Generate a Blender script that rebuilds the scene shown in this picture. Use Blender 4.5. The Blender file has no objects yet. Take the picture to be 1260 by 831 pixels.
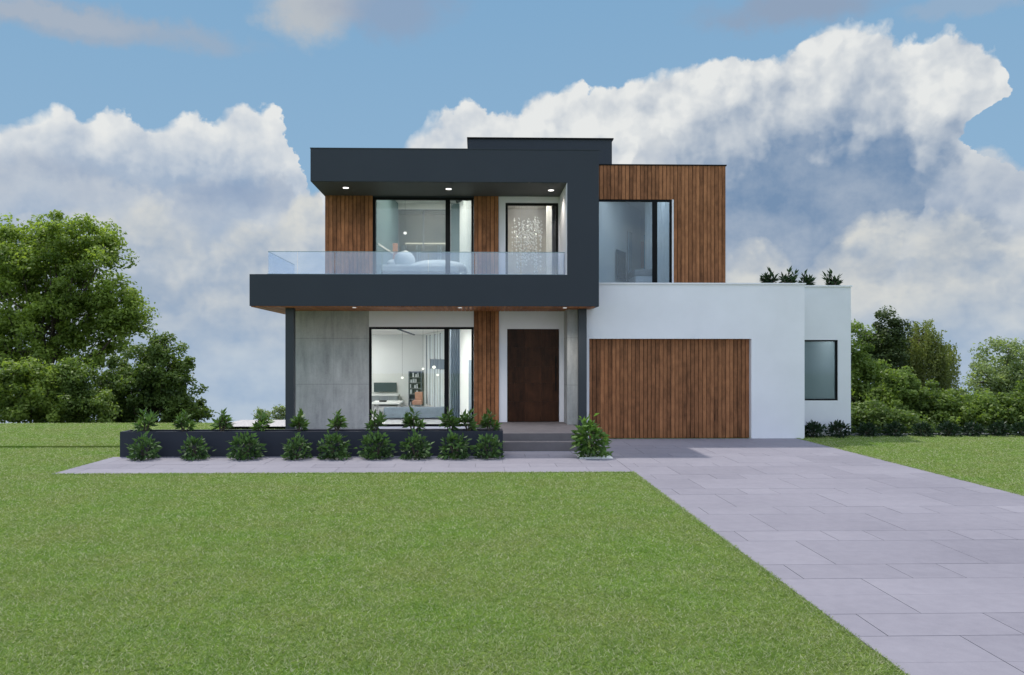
import bpy, math, random
import numpy as np
random.seed(7); rng = np.random.default_rng(11)
scene = bpy.context.scene
COL = scene.collection
R = math.radians

# ------------------------------------------------------------------ camera model
F, PPX, HOR, YAW, CH = 990.0, 612.0, 440.0, R(1.4), 2.02
def at(px, py, Y):
    """real-world point on the plane y=Y that the photo shows at (px,py)"""
    a = math.atan((px-PPX)/F) + YAW
    X = Y*math.tan(a)
    d = Y*math.cos(YAW) + X*math.sin(YAW)
    return X, CH + (HOR-py)*d/F
def xat(px, Y): return at(px, HOR, Y)[0]
def zat(px, py, Y): return at(px, py, Y)[1]

# ------------------------------------------------------------------ node helpers
def new_mat(name):
    m = bpy.data.materials.new(name); m.use_nodes = True
    nt = m.node_tree; nt.nodes.clear()
    out = nt.nodes.new('ShaderNodeOutputMaterial')
    return m, nt, out
def N(nt, typ, **kw):
    n = nt.nodes.new(typ)
    for k, v in kw.items():
        if k.startswith('i_'):
            key = k[2:]
            n.inputs[int(key) if key.isdigit() else key.replace('_', ' ')].default_value = v
        else: setattr(n, k, v)
    return n
def L(nt, a, b): nt.links.new(a, b)
def math_(nt, op, a, b=None, c=None, clamp=False):
    n = nt.nodes.new('ShaderNodeMath'); n.operation = op; n.use_clamp = clamp
    for i, v in enumerate((a, b, c)):
        if v is None: continue
        if isinstance(v, (int, float)): n.inputs[i].default_value = v
        else: nt.links.new(v, n.inputs[i])
    return n.outputs[0]
def mix_(nt, fac, a, b, blend='MIX'):
    n = nt.nodes.new('ShaderNodeMix'); n.data_type = 'RGBA'; n.blend_type = blend
    for idx, v in ((0, fac), (6, a), (7, b)):
        if isinstance(v, (int, float)): n.inputs[idx].default_value = v
        elif isinstance(v, tuple): n.inputs[idx].default_value = (*v, 1.0)[:4]
        else: nt.links.new(v, n.inputs[idx])
    return n.outputs[2]
def maprange(nt, v, a, b, c=0.0, d=1.0, smooth=False):
    n = nt.nodes.new('ShaderNodeMapRange')
    if smooth: n.interpolation_type = 'SMOOTHSTEP'
    nt.links.new(v, n.inputs[0])
    for i, x in enumerate((a, b, c, d)): n.inputs[1+i].default_value = x
    return n.outputs[0]
def noise(nt, vec, scale, detail=4, rough=.55, out=0):
    n = N(nt, 'ShaderNodeTexNoise'); n.inputs['Scale'].default_value = scale
    n.inputs['Detail'].default_value = detail; n.inputs['Roughness'].default_value = rough
    if vec is not None: nt.links.new(vec, n.inputs['Vector'])
    return n.outputs[out]
def coords(nt, scale=(1, 1, 1)):
    tc = N(nt, 'ShaderNodeTexCoord'); mp = N(nt, 'ShaderNodeMapping')
    mp.inputs['Scale'].default_value = scale
    L(nt, tc.outputs['Object'], mp.inputs[0]); return mp.outputs[0]

def plain(name, col, rough=.6, var=.12, scale=3.0, bump=.0, bscale=60, spec=.4, metal=0, stretch=(1, 1, 1)):
    m, nt, out = new_mat(name)
    p = N(nt, 'ShaderNodeBsdfPrincipled')
    v = coords(nt, stretch)
    n1 = noise(nt, v, scale, 6, .6)
    f = maprange(nt, n1, .3, .7)
    c = mix_(nt, f, tuple(x*(1-var) for x in col), tuple(min(1, x*(1+var)) for x in col))
    L(nt, c, p.inputs['Base Color'])
    p.inputs['Roughness'].default_value = rough
    p.inputs['Specular IOR Level'].default_value = spec
    p.inputs['Metallic'].default_value = metal
    if bump:
        b = N(nt, 'ShaderNodeBump'); b.inputs['Strength'].default_value = bump; b.inputs['Distance'].default_value = .01
        L(nt, noise(nt, v, bscale, 5, .6), b.inputs['Height']); L(nt, b.outputs[0], p.inputs['Normal'])
    L(nt, p.outputs[0], out.inputs[0]); return m

def wood(name, dark, light, rough=.5, axis='Z'):
    m, nt, out = new_mat(name)
    p = N(nt, 'ShaderNodeBsdfPrincipled')
    st = {'Z': (1, 1, .06), 'Y': (1, .06, 1), 'X': (.06, 1, 1)}[axis]
    at_ = N(nt, 'ShaderNodeAttribute', attribute_name='tint')
    tc = N(nt, 'ShaderNodeTexCoord')
    off = N(nt, 'ShaderNodeVectorMath', operation='MULTIPLY_ADD')
    L(nt, at_.outputs['Color'], off.inputs[0]); off.inputs[1].default_value = (37, 53, 71)
    L(nt, tc.outputs['Object'], off.inputs[2])
    mp = N(nt, 'ShaderNodeMapping'); mp.inputs['Scale'].default_value = st; L(nt, off.outputs[0], mp.inputs[0])
    g1 = noise(nt, mp.outputs[0], 14, 6, .65)
    g2 = noise(nt, off.outputs[0], 3.4, 6, .68)
    g3 = noise(nt, mp.outputs[0], 70, 4, .6)
    s = math_(nt, 'ADD', math_(nt, 'MULTIPLY', maprange(nt, g1, .3, .72), .45), math_(nt, 'MULTIPLY', maprange(nt, g2, .38, .66), .36))
    s = math_(nt, 'ADD', s, math_(nt, 'MULTIPLY', at_.outputs['Fac'], .42))
    s = math_(nt, 'ADD', s, math_(nt, 'MULTIPLY', maprange(nt, g3, .4, .7), .12))
    s = math_(nt, 'SUBTRACT', s, .12, clamp=True)
    L(nt, mix_(nt, s, dark, light), p.inputs['Base Color'])
    p.inputs['Roughness'].default_value = rough; p.inputs['Specular IOR Level'].default_value = .15
    b = N(nt, 'ShaderNodeBump'); b.inputs['Strength'].default_value = .25; b.inputs['Distance'].default_value = .004
    L(nt, g1, b.inputs['Height']); L(nt, b.outputs[0], p.inputs['Normal'])
    L(nt, p.outputs[0], out.inputs[0]); return m

def glass(name, tint, refl_min, gtint=(1, 1, 1), rough=0.0, haze=None, hz=0.0):
    m, nt, out = new_mat(name)
    t = N(nt, 'ShaderNodeBsdfTransparent'); t.inputs[0].default_value = (*tint, 1)
    g = N(nt, 'ShaderNodeBsdfGlossy'); g.inputs['Color'].default_value = (*gtint, 1); g.inputs['Roughness'].default_value = rough
    lw = N(nt, 'ShaderNodeFresnel'); lw.inputs[0].default_value = 1.5
    f = math_(nt, 'ADD', lw.outputs[0], refl_min, clamp=True)
    mx = N(nt, 'ShaderNodeMixShader'); L(nt, f, mx.inputs[0]); L(nt, t.outputs[0], mx.inputs[1]); L(nt, g.outputs[0], mx.inputs[2])
    last = mx.outputs[0]
    if haze:
        d = N(nt, 'ShaderNodeBsdfDiffuse'); d.inputs[0].default_value = (*haze, 1)  # even milky veil, a painted stand-in for reflected light on the pane
        m2 = N(nt, 'ShaderNodeMixShader'); m2.inputs[0].default_value = hz
        L(nt, last, m2.inputs[1]); L(nt, d.outputs[0], m2.inputs[2]); last = m2.outputs[0]
    L(nt, last, out.inputs[0]); return m

def emit(name, col, strength):
    m, nt, out = new_mat(name)
    e = N(nt, 'ShaderNodeEmission'); e.inputs[0].default_value = (*col, 1); e.inputs[1].default_value = strength
    L(nt, e.outputs[0], out.inputs[0]); return m

def leafmat(name, dark, light, trans=.35, rough=.45, nscale=.6, nk=.5):
    m, nt, out = new_mat(name)
    a = N(nt, 'ShaderNodeAttribute', attribute_name='tint')
    v = coords(nt)
    n1 = maprange(nt, noise(nt, v, nscale, 3, .6), .35, .65)
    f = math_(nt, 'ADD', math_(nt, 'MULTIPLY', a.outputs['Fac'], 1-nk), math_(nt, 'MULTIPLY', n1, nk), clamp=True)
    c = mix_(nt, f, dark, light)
    p = N(nt, 'ShaderNodeBsdfPrincipled'); L(nt, c, p.inputs['Base Color']); p.inputs['Roughness'].default_value = rough
    p.inputs['Specular IOR Level'].default_value = .35
    t = N(nt, 'ShaderNodeBsdfTranslucent'); L(nt, mix_(nt, 1.0, c, (1.1, 1.15, .6), 'MULTIPLY'), t.inputs[0])
    mx = N(nt, 'ShaderNodeMixShader'); mx.inputs[0].default_value = trans
    L(nt, p.outputs[0], mx.inputs[1]); L(nt, t.outputs[0], mx.inputs[2]); L(nt, mx.outputs[0], out.inputs[0]); return m

# ------------------------------------------------------------------ mesh helpers
def tag(o, label=None, cat=None, group=None, kind=None):
    if label: o['label'] = label
    if cat: o['category'] = cat
    if group: o['group'] = group
    if kind: o['kind'] = kind
    return o
def empty(name, loc=(0, 0, 0), rz=0):
    o = bpy.data.objects.new(name, None); COL.objects.link(o); o.location = loc; o.rotation_euler = (0, 0, rz)
    o.empty_display_size = .2; return o
def root_loc(p):
    v = np.zeros(3)
    while p is not None: v += np.array(p.location); p = p.parent
    return v
def np_mesh(name, verts, faces, mat, parent=None, tint=None, smooth=False, local=False):
    """verts (n,3) world coords, faces: (m,k) array or list of tuples; tint: per-face float or per-vertex"""
    verts = np.asarray(verts, dtype=np.float32)
    if parent is not None and not local: verts = verts - root_loc(parent).astype(np.float32)
    me = bpy.data.meshes.new(name)
    if isinstance(faces, np.ndarray):
        k = faces.shape[1]; m = faces.shape[0]
        me.vertices.add(len(verts)); me.vertices.foreach_set('co', verts.ravel())
        me.loops.add(m*k); me.polygons.add(m)
        me.loops.foreach_set('vertex_index', faces.astype(np.int32).ravel())
        me.polygons.foreach_set('loop_start', np.arange(0, m*k, k, dtype=np.int32))
        me.polygons.foreach_set('loop_total', np.full(m, k, dtype=np.int32))
        me.update(calc_edges=True)
    else:
        me.from_pydata([tuple(map(float, v)) for v in verts], [], faces); me.update()
    if tint is not None:
        ca = me.color_attributes.new('tint', 'FLOAT_COLOR', 'CORNER')
        tint = np.asarray(tint, dtype=np.float32)
        lt = np.zeros(len(me.polygons), np.int32); me.polygons.foreach_get('loop_total', lt)
        per = np.repeat(tint, lt)
        c = np.ones((len(per), 4), np.float32); c[:, 0] = c[:, 1] = c[:, 2] = per
        ca.data.foreach_set('color', c.ravel())
    if smooth: me.polygons.foreach_set('use_smooth', np.ones(len(me.polygons), bool))
    me.materials.append(mat)
    o = bpy.data.objects.new(name, me); COL.objects.link(o)
    if parent is not None: o.parent = parent
    return o
class MB:
    def __init__(s): s.v = []; s.f = []; s.t = []
    def box(s, x0, x1, y0, y1, z0, z1, t=.5):
        b = len(s.v)
        s.v += [(x0,y0,z0),(x1,y0,z0),(x1,y1,z0),(x0,y1,z0),(x0,y0,z1),(x1,y0,z1),(x1,y1,z1),(x0,y1,z1)]
        s.f += [tuple(b+i for i in q) for q in ((0,3,2,1),(4,5,6,7),(0,1,5,4),(1,2,6,5),(2,3,7,6),(3,0,4,7))]
        s.t += [t]*6; return s
    def quad(s, a, b, c, d, t=.5):
        n = len(s.v); s.v += [a, b, c, d]; s.f.append((n, n+1, n+2, n+3)); s.t.append(t); return s
    def slab(s, p, q, th, z0, z1, t=.5):
        """vertical wall of thickness th along plan line p->q"""
        p = np.array(p, float); q = np.array(q, float); d = (q-p)/np.linalg.norm(q-p); n = np.array((-d[1], d[0]))*th
        pts = [p, q, q+n, p+n]; b = len(s.v)
        s.v += [(a[0], a[1], z0) for a in pts] + [(a[0], a[1], z1) for a in pts]
        s.f += [tuple(b+i for i in k) for k in ((0,3,2,1),(4,5,6,7),(0,1,5,4),(1,2,6,5),(2,3,7,6),(3,0,4,7))]
        s.t += [t]*6; return s
    def cyl(s, c, r, z0, z1, n=20, r2=None, t=.5):
        r2 = r if r2 is None else r2; b = len(s.v)
        for z, rr in ((z0, r), (z1, r2)):
            for i in range(n):
                a = 2*math.pi*i/n; s.v.append((c[0]+rr*math.cos(a), c[1]+rr*math.sin(a), z))
        for i in range(n):
            j = (i+1) % n; s.f.append((b+i, b+j, b+n+j, b+n+i)); s.t.append(t)
        s.f.append(tuple(b+i for i in range(n))[::-1]); s.f.append(tuple(b+n+i for i in range(n))); s.t += [t, t]; return s
    def tube(s, pts, rad, n=6, t=.5):
        pts = [np.array(p, float) for p in pts]; b = len(s.v); m = len(pts)
        for i, p in enumerate(pts):
            d = pts[min(i+1, m-1)]-pts[max(i-1, 0)]; d /= (np.linalg.norm(d)+1e-9)
            u = np.cross(d, (0, 0, 1) if abs(d[2]) < .9 else (1, 0, 0)); u /= np.linalg.norm(u); w = np.cross(d, u)
            for k in range(n):
                a = 2*math.pi*k/n; q = p+rad[i]*(u*math.cos(a)+w*math.sin(a)); s.v.append(tuple(q))
        for i in range(m-1):
            for k in range(n):
                j = (k+1) % n; s.f.append((b+i*n+k, b+i*n+j, b+(i+1)*n+j, b+(i+1)*n+k)); s.t.append(t)
        s.f.append(tuple(b+(m-1)*n+k for k in range(n))); s.t.append(t); return s
    def blob(s, c, r, n=10, m=7, t=.5, jit=0, rnd=random):
        b = len(s.v); c = np.array(c, float); r = np.array(r, float)
        for i in range(m+1):
            th = math.pi*i/m
            for k in range(n):
                a = 2*math.pi*k/n; q = np.array((math.sin(th)*math.cos(a), math.sin(th)*math.sin(a), math.cos(th)))*r*(1+jit*(rnd.random()-.5)); s.v.append(tuple(c+q))
        for i in range(m):
            for k in range(n):
                j = (k+1) % n; s.f.append((b+i*n+k, b+(i+1)*n+k, b+(i+1)*n+j, b+i*n+j)); s.t.append(t)
        return s
    def build(s, name, mat, parent=None, smooth=False, local=False):
        return np_mesh(name, s.v, s.f, mat, parent, s.t, smooth, local)
def boxo(name, mat, parent, *b, bevel=0):
    o = MB().box(*b).build(name, mat, parent)
    if bevel:
        m = o.modifiers.new('bevel', 'BEVEL'); m.width = bevel; m.segments = 2
    return o

# ------------------------------------------------------------------ materials
M = {}
M['white'] = plain('white_render', (.825, .805, .845), .75, .05, .7, .15, 120)
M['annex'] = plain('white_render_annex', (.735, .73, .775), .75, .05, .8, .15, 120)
M['charcoal'] = plain('charcoal_render', (.030, .036, .047), .55, .05, .8, .1, 150, spec=.3)
M['soffit'] = plain('dark_soffit', (.07, .075, .075), .7, .05, 2)
M['planter'] = plain('planter_charcoal', (.031, .034, .048), .6, .08, 1.5, .15, 90, spec=.25)
M['frame'] = plain('black_aluminium', (.006, .006, .007), .6, .1, 3, spec=.15)
M['steel'] = plain('column_paint', (.029, .035, .045), .4, .06, 2)
M['wood'] = wood('cladding_wood', (.108, .042, .018), (.49, .205, .090))
M['woodg'] = wood('garage_wood', (.093, .037, .017), (.45, .190, .086))
M['soffwood'] = wood('soffit_wood', (.22, .07, .025), (.5, .2, .08), axis='Y')
M['gap'] = plain('cladding_backing', (.012, .007, .005), .9, .1, 3)
M['door'] = wood('door_wood', (.009, .0032, .0018), (.074, .028, .013), rough=.4)
M['iwhite'] = plain('interior_plaster', (.78, .78, .76), .8, .02, 1)
M['iceil'] = plain('interior_ceiling', (.74, .70, .64), .8, .03, 1)
M['ifloor'] = plain('interior_floor', (.42, .42, .43), .35, .08, 1.5)
M['teal'] = plain('teal_plaster', (.16, .24, .26), .7, .04, 1)
M['greige'] = plain('greige_plaster', (.52, .49, .44), .7, .12, 3)
M['bluewall'] = plain('blue_panel', (.24, .42, .55), .6, .04, 1)
M['sofa'] = plain('grey_upholstery', (.17, .21, .25), .9, .1, 8, .2, 200)
M['linen'] = plain('white_linen', (.72, .75, .80), .9, .06, 4, .2, 30)
M['pink'] = plain('salmon_fabric', (.55, .30, .22), .9, .1, 8)
M['screen'] = plain('tv_screen', (.045, .07, .085), .25, .05, 2)
M['greywood'] = plain('grey_wood', (.25, .27, .29), .6, .1, 4)
M['chrome'] = plain('satin_metal', (.5, .5, .5), .3, .05, 4, metal=1)
M['curtain'] = plain('blue_grey_curtain', (.30, .36, .42), .9, .06, 5)
M['sheer'] = plain('white_sheer', (.75, .80, .82), .9, .04, 5)
M['pane'] = glass('window_glass', (.88, .93, .93), .02, (.9, .95, 1))
M['paneb'] = glass('blue_window_glass', (.78, .88, .97), .03, (.8, .9, 1), haze=(.42, .54, .66), hz=.13)
M['paned'] = glass('smoked_window_glass', (.62, .72, .74), .0, (.85, .95, 1), haze=(.20, .26, .28), hz=.50)
M['panem'] = glass('bedroom_window_glass', (.86, .92, .92), .03, (.9, .95, 1), haze=(.36, .46, .50), hz=.27)
M['rail'] = glass('balustrade_glass', (.78, .87, .98), .13, (.80, .90, 1), haze=(.55, .68, .95), hz=.20)
M['inglass'] = glass('partition_glass', (.75, .82, .82), .05, rough=.4)
M['edge'] = plain('glass_edge', (.25, .36, .40), .3, .05, 3)
M['lampglow'] = emit('lamp_glow', (1, .95, .86), 1.6)
M['fillglow'] = emit('fill_panel_glow', (1, .97, .92), 14.0)  # glow of added fill panels, like the warm, annex and dim ones
M['lowglow'] = emit('low_downlight_glow', (1, .97, .92), .8)
M['coveglow'] = emit('cove_glow', (1, .86, .66), 1.1)
M['warmfill'] = emit('warm_fill_glow', (1, .92, .80), 16.0)
M['tealfill'] = emit('annex_fill_glow', (.9, 1, 1), 14.0)
M['dimfill'] = emit('dim_fill_glow', (.80, .91, 1), 3.4)
M['dlglow'] = emit('downlight_glow', (1, .97, .92), 2.8)
M['soil'] = plain('soil', (.035, .025, .018), .95, .3, 12, .6, 40)
M['bark'] = plain('bark', (.085, .065, .05), .9, .3, 6, .6, 30, stretch=(1, 1, .2))
M['kerb'] = plain('kerb_concrete', (.20, .20, .21), .85, .15, 6, .2, 80)
M['pebble'] = plain('white_pebble', (.85, .84, .82), .8, .1, 20, .4, 60)
M['stepstone'] = plain('step_stone', (.170, .148, .150), .8, .12, 3, .2, 90)
M['patio'] = plain('patio_stone', (.46, .43, .43), .8, .06, 3)
M['earth'] = plain('hill_earth', (.06, .075, .03), .95, .3, .3, .4, 8)

def concrete():
    m, nt, out = new_mat('board_marked_concrete')
    p = N(nt, 'ShaderNodeBsdfPrincipled'); v = coords(nt)
    vs = coords(nt, (1, 1, .12))
    n1 = maprange(nt, noise(nt, v, 1.6, 6, .65), .3, .7); n2 = maprange(nt, noise(nt, vs, 9, 5, .6), .3, .7)
    n3 = maprange(nt, noise(nt, v, 25, 4, .6), .3, .7); n4 = maprange(nt, noise(nt, coords(nt, (1, 1, .35)), 3.2, 5, .7), .35, .65)
    s = math_(nt, 'ADD', math_(nt, 'MULTIPLY', n1, .28), math_(nt, 'MULTIPLY', n2, .32))
    s = math_(nt, 'ADD', s, math_(nt, 'MULTIPLY', n3, .12)); s = math_(nt, 'ADD', s, math_(nt, 'MULTIPLY', n4, .28))
    c = mix_(nt, s, (.235, .232, .232), (.59, .58, .56))
    sep = N(nt, 'ShaderNodeSeparateXYZ'); L(nt, v, sep.inputs[0])
    j = math_(nt, 'FRACT', math_(nt, 'DIVIDE', math_(nt, 'ADD', sep.outputs[2], -.16), 1.17))
    line = math_(nt, 'LESS_THAN', j, .010)
    j2 = math_(nt, 'FRACT', math_(nt, 'DIVIDE', math_(nt, 'ADD', sep.outputs[0], 10.33), .95))
    line = math_(nt, 'MAXIMUM', line, math_(nt, 'MULTIPLY', math_(nt, 'LESS_THAN', j2, .008), .5))
    c = mix_(nt, math_(nt, 'MULTIPLY', line, .45), c, (.10, .10, .11))
    L(nt, c, p.inputs['Base Color']); p.inputs['Roughness'].default_value = .8
    b = N(nt, 'ShaderNodeBump'); b.inputs['Strength'].default_value = .2; b.inputs['Distance'].default_value = .01
    L(nt, n3, b.inputs['Height']); L(nt, b.outputs[0], p.inputs['Normal'])
    L(nt, p.outputs[0], out.inputs[0]); return m
M['concrete'] = concrete()

def paver():
    m, nt, out = new_mat('stone_paver')
    p = N(nt, 'ShaderNodeBsdfPrincipled'); v = coords(nt)
    a = N(nt, 'ShaderNodeAttribute', attribute_name='tint')
    n1 = maprange(nt, noise(nt, v, .45, 5, .6), .3, .7); n2 = maprange(nt, noise(nt, v, 7, 6, .7), .3, .7)
    n3 = maprange(nt, noise(nt, v, 90, 3, .6), .25, .75)
    s = math_(nt, 'ADD', math_(nt, 'MULTIPLY', n1, .36), math_(nt, 'MULTIPLY', n2, .26))
    s = math_(nt, 'ADD', s, math_(nt, 'MULTIPLY', n3, .18)); s = math_(nt, 'ADD', s, math_(nt, 'MULTIPLY', a.outputs['Fac'], .30))
    c = mix_(nt, s, PAV_D, PAV_L)
    L(nt, c, p.inputs['Base Color']); p.inputs['Roughness'].default_value = .75; p.inputs['Specular IOR Level'].default_value = .3
    b = N(nt, 'ShaderNodeBump'); b.inputs['Strength'].default_value = .15; b.inputs['Distance'].default_value = .004
    L(nt, n3, b.inputs['Height']); L(nt, b.outputs[0], p.inputs['Normal'])
    L(nt, p.outputs[0], out.inputs[0]); return m
PAV_D, PAV_L = (.168, .158, .190), (.292, .274, .312)
M['paver'] = paver()
M['joint'] = plain('paver_joint', (.12, .112, .135), .95, .15, 8)

def turf(name, base, blades):
    m, nt, out = new_mat(name)
    v = coords(nt)
    n1 = maprange(nt, noise(nt, v, .9, 4, .6), .34, .66); n2 = maprange(nt, noise(nt, v, 4.5, 5, .7), .36, .64)
    n3 = maprange(nt, noise(nt, v, 28, 4, .7), .3, .7)
    n4 = maprange(nt, noise(nt, coords(nt, (1, 1.6, 1)), 1.7, 5, .7), .38, .62)
    k = math_(nt, 'ADD', math_(nt, 'ADD', math_(nt, 'MULTIPLY', n2, .40), math_(nt, 'MULTIPLY', n4, .25)), math_(nt, 'MULTIPLY', n3, .35))
    g = mix_(nt, k, (.155, .296, .040), (.350, .512, .115))
    g = mix_(nt, math_(nt, 'MULTIPLY', n1, .45), g, (.37, .375, .150))
    if blades:
        a = N(nt, 'ShaderNodeAttribute', attribute_name='tint')
        g = mix_(nt, math_(nt, 'POWER', a.outputs['Fac'], 3.0), g, (.55, .55, .36))
        g = mix_(nt, math_(nt, 'MULTIPLY', math_(nt, 'SUBTRACT', 1.0, a.outputs['Fac']), .45), g, (.09, .16, .03))
        p = N(nt, 'ShaderNodeBsdfDiffuse'); L(nt, g, p.inputs[0])
        t = N(nt, 'ShaderNodeBsdfTranslucent'); L(nt, g, t.inputs[0])
        mx = N(nt, 'ShaderNodeMixShader'); mx.inputs[0].default_value = .45
        L(nt, p.outputs[0], mx.inputs[1]); L(nt, t.outputs[0], mx.inputs[2]); L(nt, mx.outputs[0], out.inputs[0])
    else:
        d = N(nt, 'ShaderNodeBsdfDiffuse'); L(nt, mix_(nt, 1.0, g, (.56, .56, .50), 'MULTIPLY'), d.inputs[0])
        b = N(nt, 'ShaderNodeBump'); b.inputs['Strength'].default_value = .6; b.inputs['Distance'].default_value = .03
        L(nt, n3, b.inputs['Height']); L(nt, b.outputs[0], d.inputs['Normal'])
        L(nt, d.outputs[0], out.inputs[0])
    return m
M['turf'] = turf('lawn_turf', None, False)
M['blade'] = turf('grass_blade', None, True)

# leaf materials
M['lf_spiky'] = leafmat('spiky_leaf', (0.01, 0.028, 0.007), (0.17, 0.3, 0.07), 0.3, 0.5, 3)
M['lf_roof'] = leafmat('roof_plant_leaf', (0.006, 0.018, 0.006), (0.032, 0.075, 0.022), 0.15, 0.6, 3)
M['lf_round'] = leafmat('round_shrub_leaf', (0.006, 0.02, 0.006), (0.12, 0.23, 0.06), 0.25, 0.6, 4)
M['lf_step'] = leafmat('step_shrub_leaf', (0.01, 0.036, 0.007), (0.19, 0.34, 0.07), 0.35, 0.5, 4)
M['lf_low'] = leafmat('low_shrub_leaf', (.006, .018, .007), (.028, .058, .022), .2, .5, 4)
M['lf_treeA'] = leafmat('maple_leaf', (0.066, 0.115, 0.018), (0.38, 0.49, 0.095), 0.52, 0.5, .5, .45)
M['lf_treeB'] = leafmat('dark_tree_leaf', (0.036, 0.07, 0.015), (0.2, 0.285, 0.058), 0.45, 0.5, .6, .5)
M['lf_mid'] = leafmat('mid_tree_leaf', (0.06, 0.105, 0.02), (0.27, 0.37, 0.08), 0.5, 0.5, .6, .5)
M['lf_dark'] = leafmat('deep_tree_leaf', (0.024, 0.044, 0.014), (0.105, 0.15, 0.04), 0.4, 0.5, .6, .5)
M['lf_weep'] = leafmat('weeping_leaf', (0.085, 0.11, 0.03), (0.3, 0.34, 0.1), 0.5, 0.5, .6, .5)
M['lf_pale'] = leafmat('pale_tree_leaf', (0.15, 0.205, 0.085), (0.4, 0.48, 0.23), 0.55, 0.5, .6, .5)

# ------------------------------------------------------------------ world: sky with clouds
SUN = np.array((-.26, .43, 1.0)); SUN /= np.linalg.norm(SUN)
SUN_EL = math.asin(SUN[2]); SUN_AZ = math.atan2(SUN[0], SUN[1])
def build_world():
    w = bpy.data.worlds.new('World'); scene.world = w; w.use_nodes = True
    w.cycles.sampling_method = 'MANUAL'; w.cycles.sample_map_resolution = 256
    nt = w.node_tree; nt.nodes.clear()
    out = N(nt, 'ShaderNodeOutputWorld'); bg = N(nt, 'ShaderNodeBackground')
    STR = .10; bg.inputs[1].default_value = STR
    sky = N(nt, 'ShaderNodeTexSky', sky_type='NISHITA', sun_disc=False)
    sky.sun_elevation = SUN_EL; sky.sun_rotation = SUN_AZ; sky.air_density = 1.0; sky.dust_density = .6; sky.ozone_density = 1.2
    tc = N(nt, 'ShaderNodeTexCoord'); dirv = tc.outputs['Generated']
    sep = N(nt, 'ShaderNodeSeparateXYZ'); L(nt, dirv, sep.inputs[0])
    az = math_(nt, 'ARCTAN2', sep.outputs[0], sep.outputs[1]); el = math_(nt, 'ARCSINE', sep.outputs[2])
    cb = N(nt, 'ShaderNodeCombineXYZ'); L(nt, az, cb.inputs[0]); L(nt, el, cb.inputs[1]); P2 = cb.outputs[0]
    A0, A1 = -.75, .80
    def azel(px, py):
        b = math.atan((px-PPX)/F); return b+YAW, math.atan((HOR-py)/F*math.cos(b))
    def noise2(vec, scale, detail, rough, stretch=None, shift=0.0):
        n = N(nt, 'ShaderNodeTexNoise', noise_dimensions='2D'); n.inputs['Scale'].default_value = scale
        n.inputs['Detail'].default_value = detail; n.inputs['Roughness'].default_value = rough
        if stretch:
            m = N(nt, 'ShaderNodeVectorMath', operation='MULTIPLY_ADD'); L(nt, vec, m.inputs[0]); m.inputs[1].default_value = (*stretch, 0); m.inputs[2].default_value = (shift, shift*.7, 0); vec = m.outputs[0]
        L(nt, vec, n.inputs['Vector']); s = N(nt, 'ShaderNodeSeparateColor'); L(nt, n.outputs[1], s.inputs[0]); return n, s
    wn, ws = noise2(P2, 15, 5, .62)
    fn, fs = noise2(P2, 60, 3, .6)
    azw = math_(nt, 'ADD', az, math_(nt, 'MULTIPLY', math_(nt, 'SUBTRACT', ws.outputs[0], .5), .045))
    elw = math_(nt, 'ADD', el, math_(nt, 'MULTIPLY', math_(nt, 'SUBTRACT', ws.outputs[1], .5), .030))
    elw = math_(nt, 'ADD', elw, math_(nt, 'MULTIPLY', math_(nt, 'SUBTRACT', fs.outputs[0], .5), .012))
    bn, bs = noise2(P2, 6.5, 5, .58, (1, 1.7), 3.1)          # broad soft fields: three independent channels
    wv = N(nt, 'ShaderNodeVectorMath', operation='MULTIPLY_ADD'); L(nt, wn.outputs[1], wv.inputs[0]); wv.inputs[1].default_value = (.022, .018, 0); L(nt, P2, wv.inputs[2])
    def relief(vec):
        vo = N(nt, 'ShaderNodeTexVoronoi', feature='SMOOTH_F1', voronoi_dimensions='2D'); L(nt, vec, vo.inputs['Vector'])
        vo.inputs['Scale'].default_value = 16; vo.inputs['Smoothness'].default_value = .35; vo.inputs['Detail'].default_value = 3; vo.inputs['Roughness'].default_value = .55
        n, s = noise2(vec, 11, 8, .60)
        return math_(nt, 'SUBTRACT', math_(nt, 'MULTIPLY', s.outputs[0], 1.0), math_(nt, 'MULTIPLY', vo.outputs[0], .85))
    r0 = relief(wv.outputs[0])
    sh = N(nt, 'ShaderNodeVectorMath', operation='ADD'); L(nt, wv.outputs[0], sh.inputs[0]); sh.inputs[1].default_value = (-.012, .018, 0)
    r1 = relief(sh.outputs[0])
    rel = math_(nt, 'SUBTRACT', r0, r1)           # >0 facing the light
    azt = maprange(nt, azw, A0, A1)
    def curve(pts, end):
        fc = N(nt, 'ShaderNodeFloatCurve'); c = fc.mapping.curves[0]
        P = [(0.0, end), (.04, end)]
        for px, py in pts:
            a, e = azel(px, py); P.append(((a-A0)/(A1-A0), e))
        P += [(.97, end), (1.0, end)]
        P.sort(); P = [(x, (y+.2)/.8) for x, y in P]
        c.points[0].location = P[0]; c.points[1].location = P[-1]
        for x, y in P[1:-1]: c.points.new(x, y)
        for p in c.points: p.handle_type = 'VECTOR'
        fc.mapping.update()
        L(nt, azt, fc.inputs['Value'])
        return math_(nt, 'MULTIPLY_ADD', fc.outputs[0], .8, -.2)
    def blob(px, py, rx, ry):
        a, e = azel(px, py); a2 = azel(px+rx, py)[0]-a; e2 = azel(px, py-ry)[1]-e
        dx = math_(nt, 'MULTIPLY', math_(nt, 'SUBTRACT', azw, a), 1/a2); dy = math_(nt, 'MULTIPLY', math_(nt, 'SUBTRACT', elw, e), 1/e2)
        d = math_(nt, 'ADD', math_(nt, 'MULTIPLY', dx, dx), math_(nt, 'MULTIPLY', dy, dy))
        return math_(nt, 'SUBTRACT', 1.0, math_(nt, 'SQRT', d))       # 1 centre, 0 rim
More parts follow.
